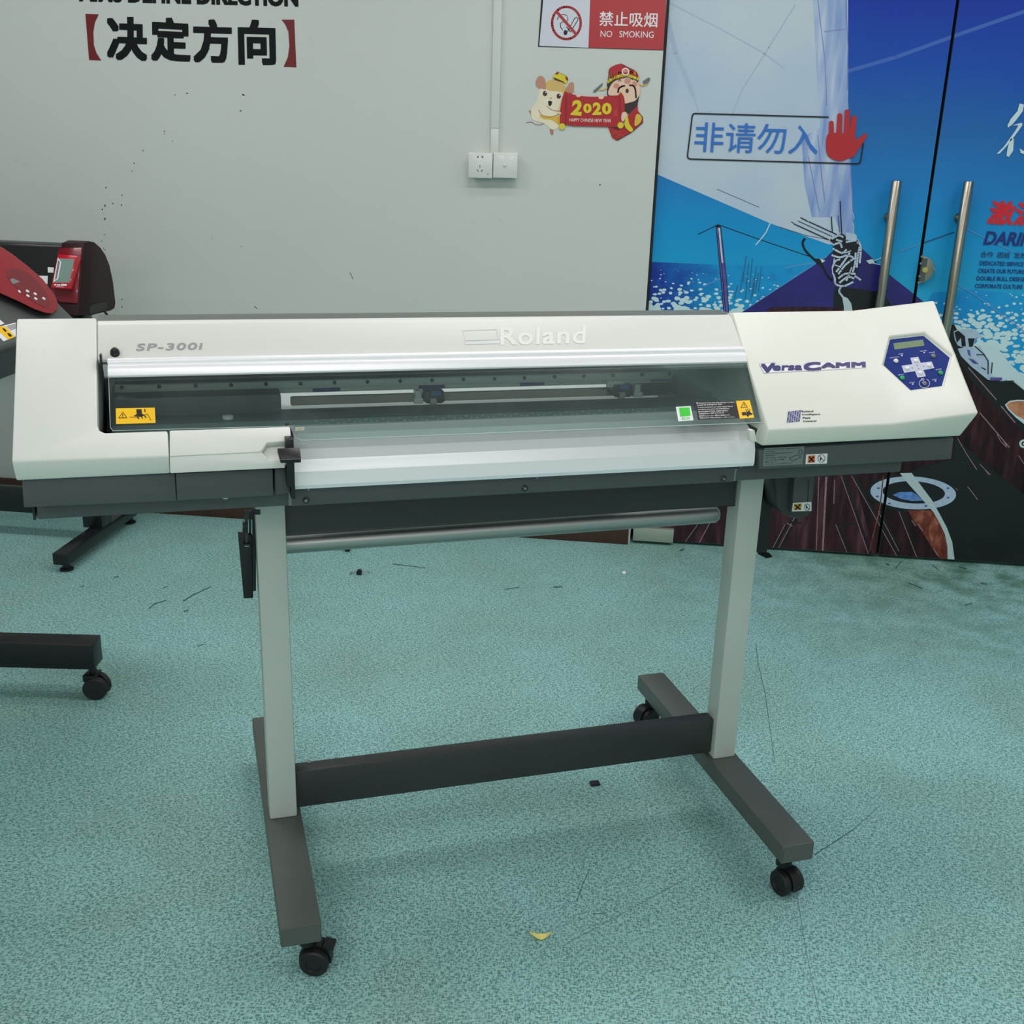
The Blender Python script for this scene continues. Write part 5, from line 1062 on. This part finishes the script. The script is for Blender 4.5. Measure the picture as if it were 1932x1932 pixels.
for x, y, rx, ry in ((272, 890, 26, 12), (600, 1085, 30, 12), (450, 848, 22, 9)):
    mb = MB(); put(mb, [Zr(circ(x, y, rx, ry, 14, rot=.75))], lambda a, b_, k: on_a(a, b_, .019), 0, M['keyw'] if x < 400 else M['redm']); mb.build('button', kp)
Zq = zoomed(0, 560, 8.05)
mb = MB(); put(mb, [Zq([(-200, 500), (240, 390), (240, 600), (115, 652), (55, 676), (-200, 430)])], on_a, .0006, M['lblwhite']); put(mb, [Zq([(-30, 455), (75, 445), (222, 590), (215, 615), (122, 650), (-40, 500)])], on_a, .0009, M['yellow'])
put(mb, [Zq([(30, 475), (70, 480), (105, 520), (90, 535), (60, 515)]), Zq([(105, 545), (150, 555), (185, 590), (160, 610), (130, 590)])]+[p for i in range(5) for p in stroke(Zq([(100+i*14, 450+i*16-i*2), (236, 410+i*17)]), .7)], on_a, .0012, M['ink']); put(mb, [Zq([(-40, 340), (5, 352), (68, 405), (0, 432), (-60, 420)])], on_a, .0006, M['lblwhite']); mb.build('warning_label', ab)
# stand of the edge plotter
zt_ = .158
a0 = ROOM.ax(190, 1197, 2, zt_); a1 = ROOM.ax(0, 1192, 2, zt_); ad2 = (a1-a0).normalized(); sd = Vector((ad2.y, -ad2.x, 0))
if sd.y > 0: sd = -sd
w_ = (ROOM.ax(168, 1218, 2, zt_)-a0).length; w_ = .062; h_ = .07
mb = MB(); pts = [a0, a0+sd*w_, a0+sd*w_+ad2*.75, a0+ad2*.75]
mb.hexa([p-Vector((0, 0, h_)) for p in pts], pts, M['black']); fa = mb.build('foot', pa, bevel=.003, local=IA)
c0 = a0+sd*w_*.55+ad2*.015; c0.z = 0
def wheel2(x, y, parent, I):
    mb = MB(); mb.cyl((x, y, .05), (x, y, .09), .009, M['black']); mb.box(x-.02, x+.012, y-.02, y+.02, .048, .066, M['black']); cs = mb.build('caster', parent, bevel=.001, local=I)
    for s_ in (-1, 1):
        wv = MB(); wv.lathe((x+.006, y+s_*.006, .03), (.25, s_*1.0, 0), [(.02, 0), (.03, .002), (.03, .015), (.026, .018), (.015, .018)], M['rubber'], 26); wv.build('wheel', cs, smooth=35)
wheel2(c0.x, c0.y, pa, IA)
far = c0+ad2*.68; wheel2(far.x, far.y, pa, IA)
pc = a0+sd*w_*.5+ad2*.40
mb = MB(); mb.box(pc.x-.05, pc.x+.03, pc.y-.03, pc.y+.03, zt_, bt_.z+.01, M['graphd']); mb.build('post', pa, bevel=.003, local=IA)

# ================================================================== bits on the floor
def fl(px, py): v = ROOM.ax(px, py, 2, 0); return v
e = empty('cable_end', 'black plug end with a thin wire tail near the wall under the roller', 'cable', fl(652, 1040)); o = e.location
mb = MB(); mb.lathe((0.008, 0, .009), (-1, .2, 0), [(.006, -.008), (.009, -.004), (.009, .006), (.004, .014)], M['black'], 14); mb.build('plug', e, smooth=40)
mb = MB(); mb.tube([(-.005, .001, .008), (-.02, .003, .004), (-.034, .002, .002), (-.045, -.001, .002)], .0016, M['dark2']); mb.build('wire', e)
e = empty('cable_clip', 'small black clip on a bent metal pin lying on the floor below the plug', 'clip', fl(678, 1084))
mb = MB(); mb.prism([(-.008, 0), (.007, 0), (.009, .012), (.004, .018), (-.005, .018), (-.009, .01)], 1, -.006, .006, M['black']); mb.build('clip_body', e, bevel=.001)
mb = MB(); mb.tube([(-.030, -.01, .002), (-.024, 0, .006), (0, 0, .010), (.024, .004, .010), (.032, .012, .006)], .0018, M['screwl']); mb.tube([(-.024, 0, .006), (-.032, .006, .002)], .0015, M['screwl']); mb.build('pin', e)
mb = MB(); p = fl(1177, 1083); mb.lathe((p.x, p.y, 0), (.1, 0, 1), [(.006, 0), (.008, .004), (.005, .009), (.001, .011)], M['lblwhite'], 9); tag(mb.build('paper_crumb'), 'tiny white crumb on the floor under the right half of the roller', 'crumb')
e_ = fl(1122, 1480); mb = MB(); mb.box(-.011, .011, -.008, .008, 0, .006, M['gap']); o = mb.build('rubber_chip', bevel=.0015); o.location = e_; o.rotation_euler = (0, 0, .3); tag(o, 'small dark rubber chip on the floor in front of the crossbeam', 'chip')
M['leaf'] = mat('yellow_petal', (236, 226, 128), .5, var=.1, vscale=120)
c_ = fl(1021, 1770); mb = MB(); nn = 8
top_ = []; 
for i in range(nn+1):
    t = i/nn; x = -.022+.044*t; wv = .009*math.sin(math.pi*min(1, .12+t*.88)); z = .002+.016*abs(t-.5)**1.5*2.2
    top_.append(((x, wv*.5, z+.004*(1-abs(2*t-1))), (x, -wv*.9, z+.001)))
vs = [p_ for ab_ in top_ for p_ in ab_]; fs = [(2*i, 2*i+1, 2*i+3, 2*i+2) for i in range(nn)]
k_ = len(vs); vs += [(x, y, z+.0006) for x, y, z in vs]; fs += [tuple(k_+j for j in f_[::-1]) for f_ in fs]
mb.add(vs, fs, M['leaf']); o = mb.build('fallen_petal', smooth=60); o.location = c_; o.rotation_euler = (0, 0, .2); tag(o, 'curled yellow petal lying on the teal floor in the foreground', 'petal')
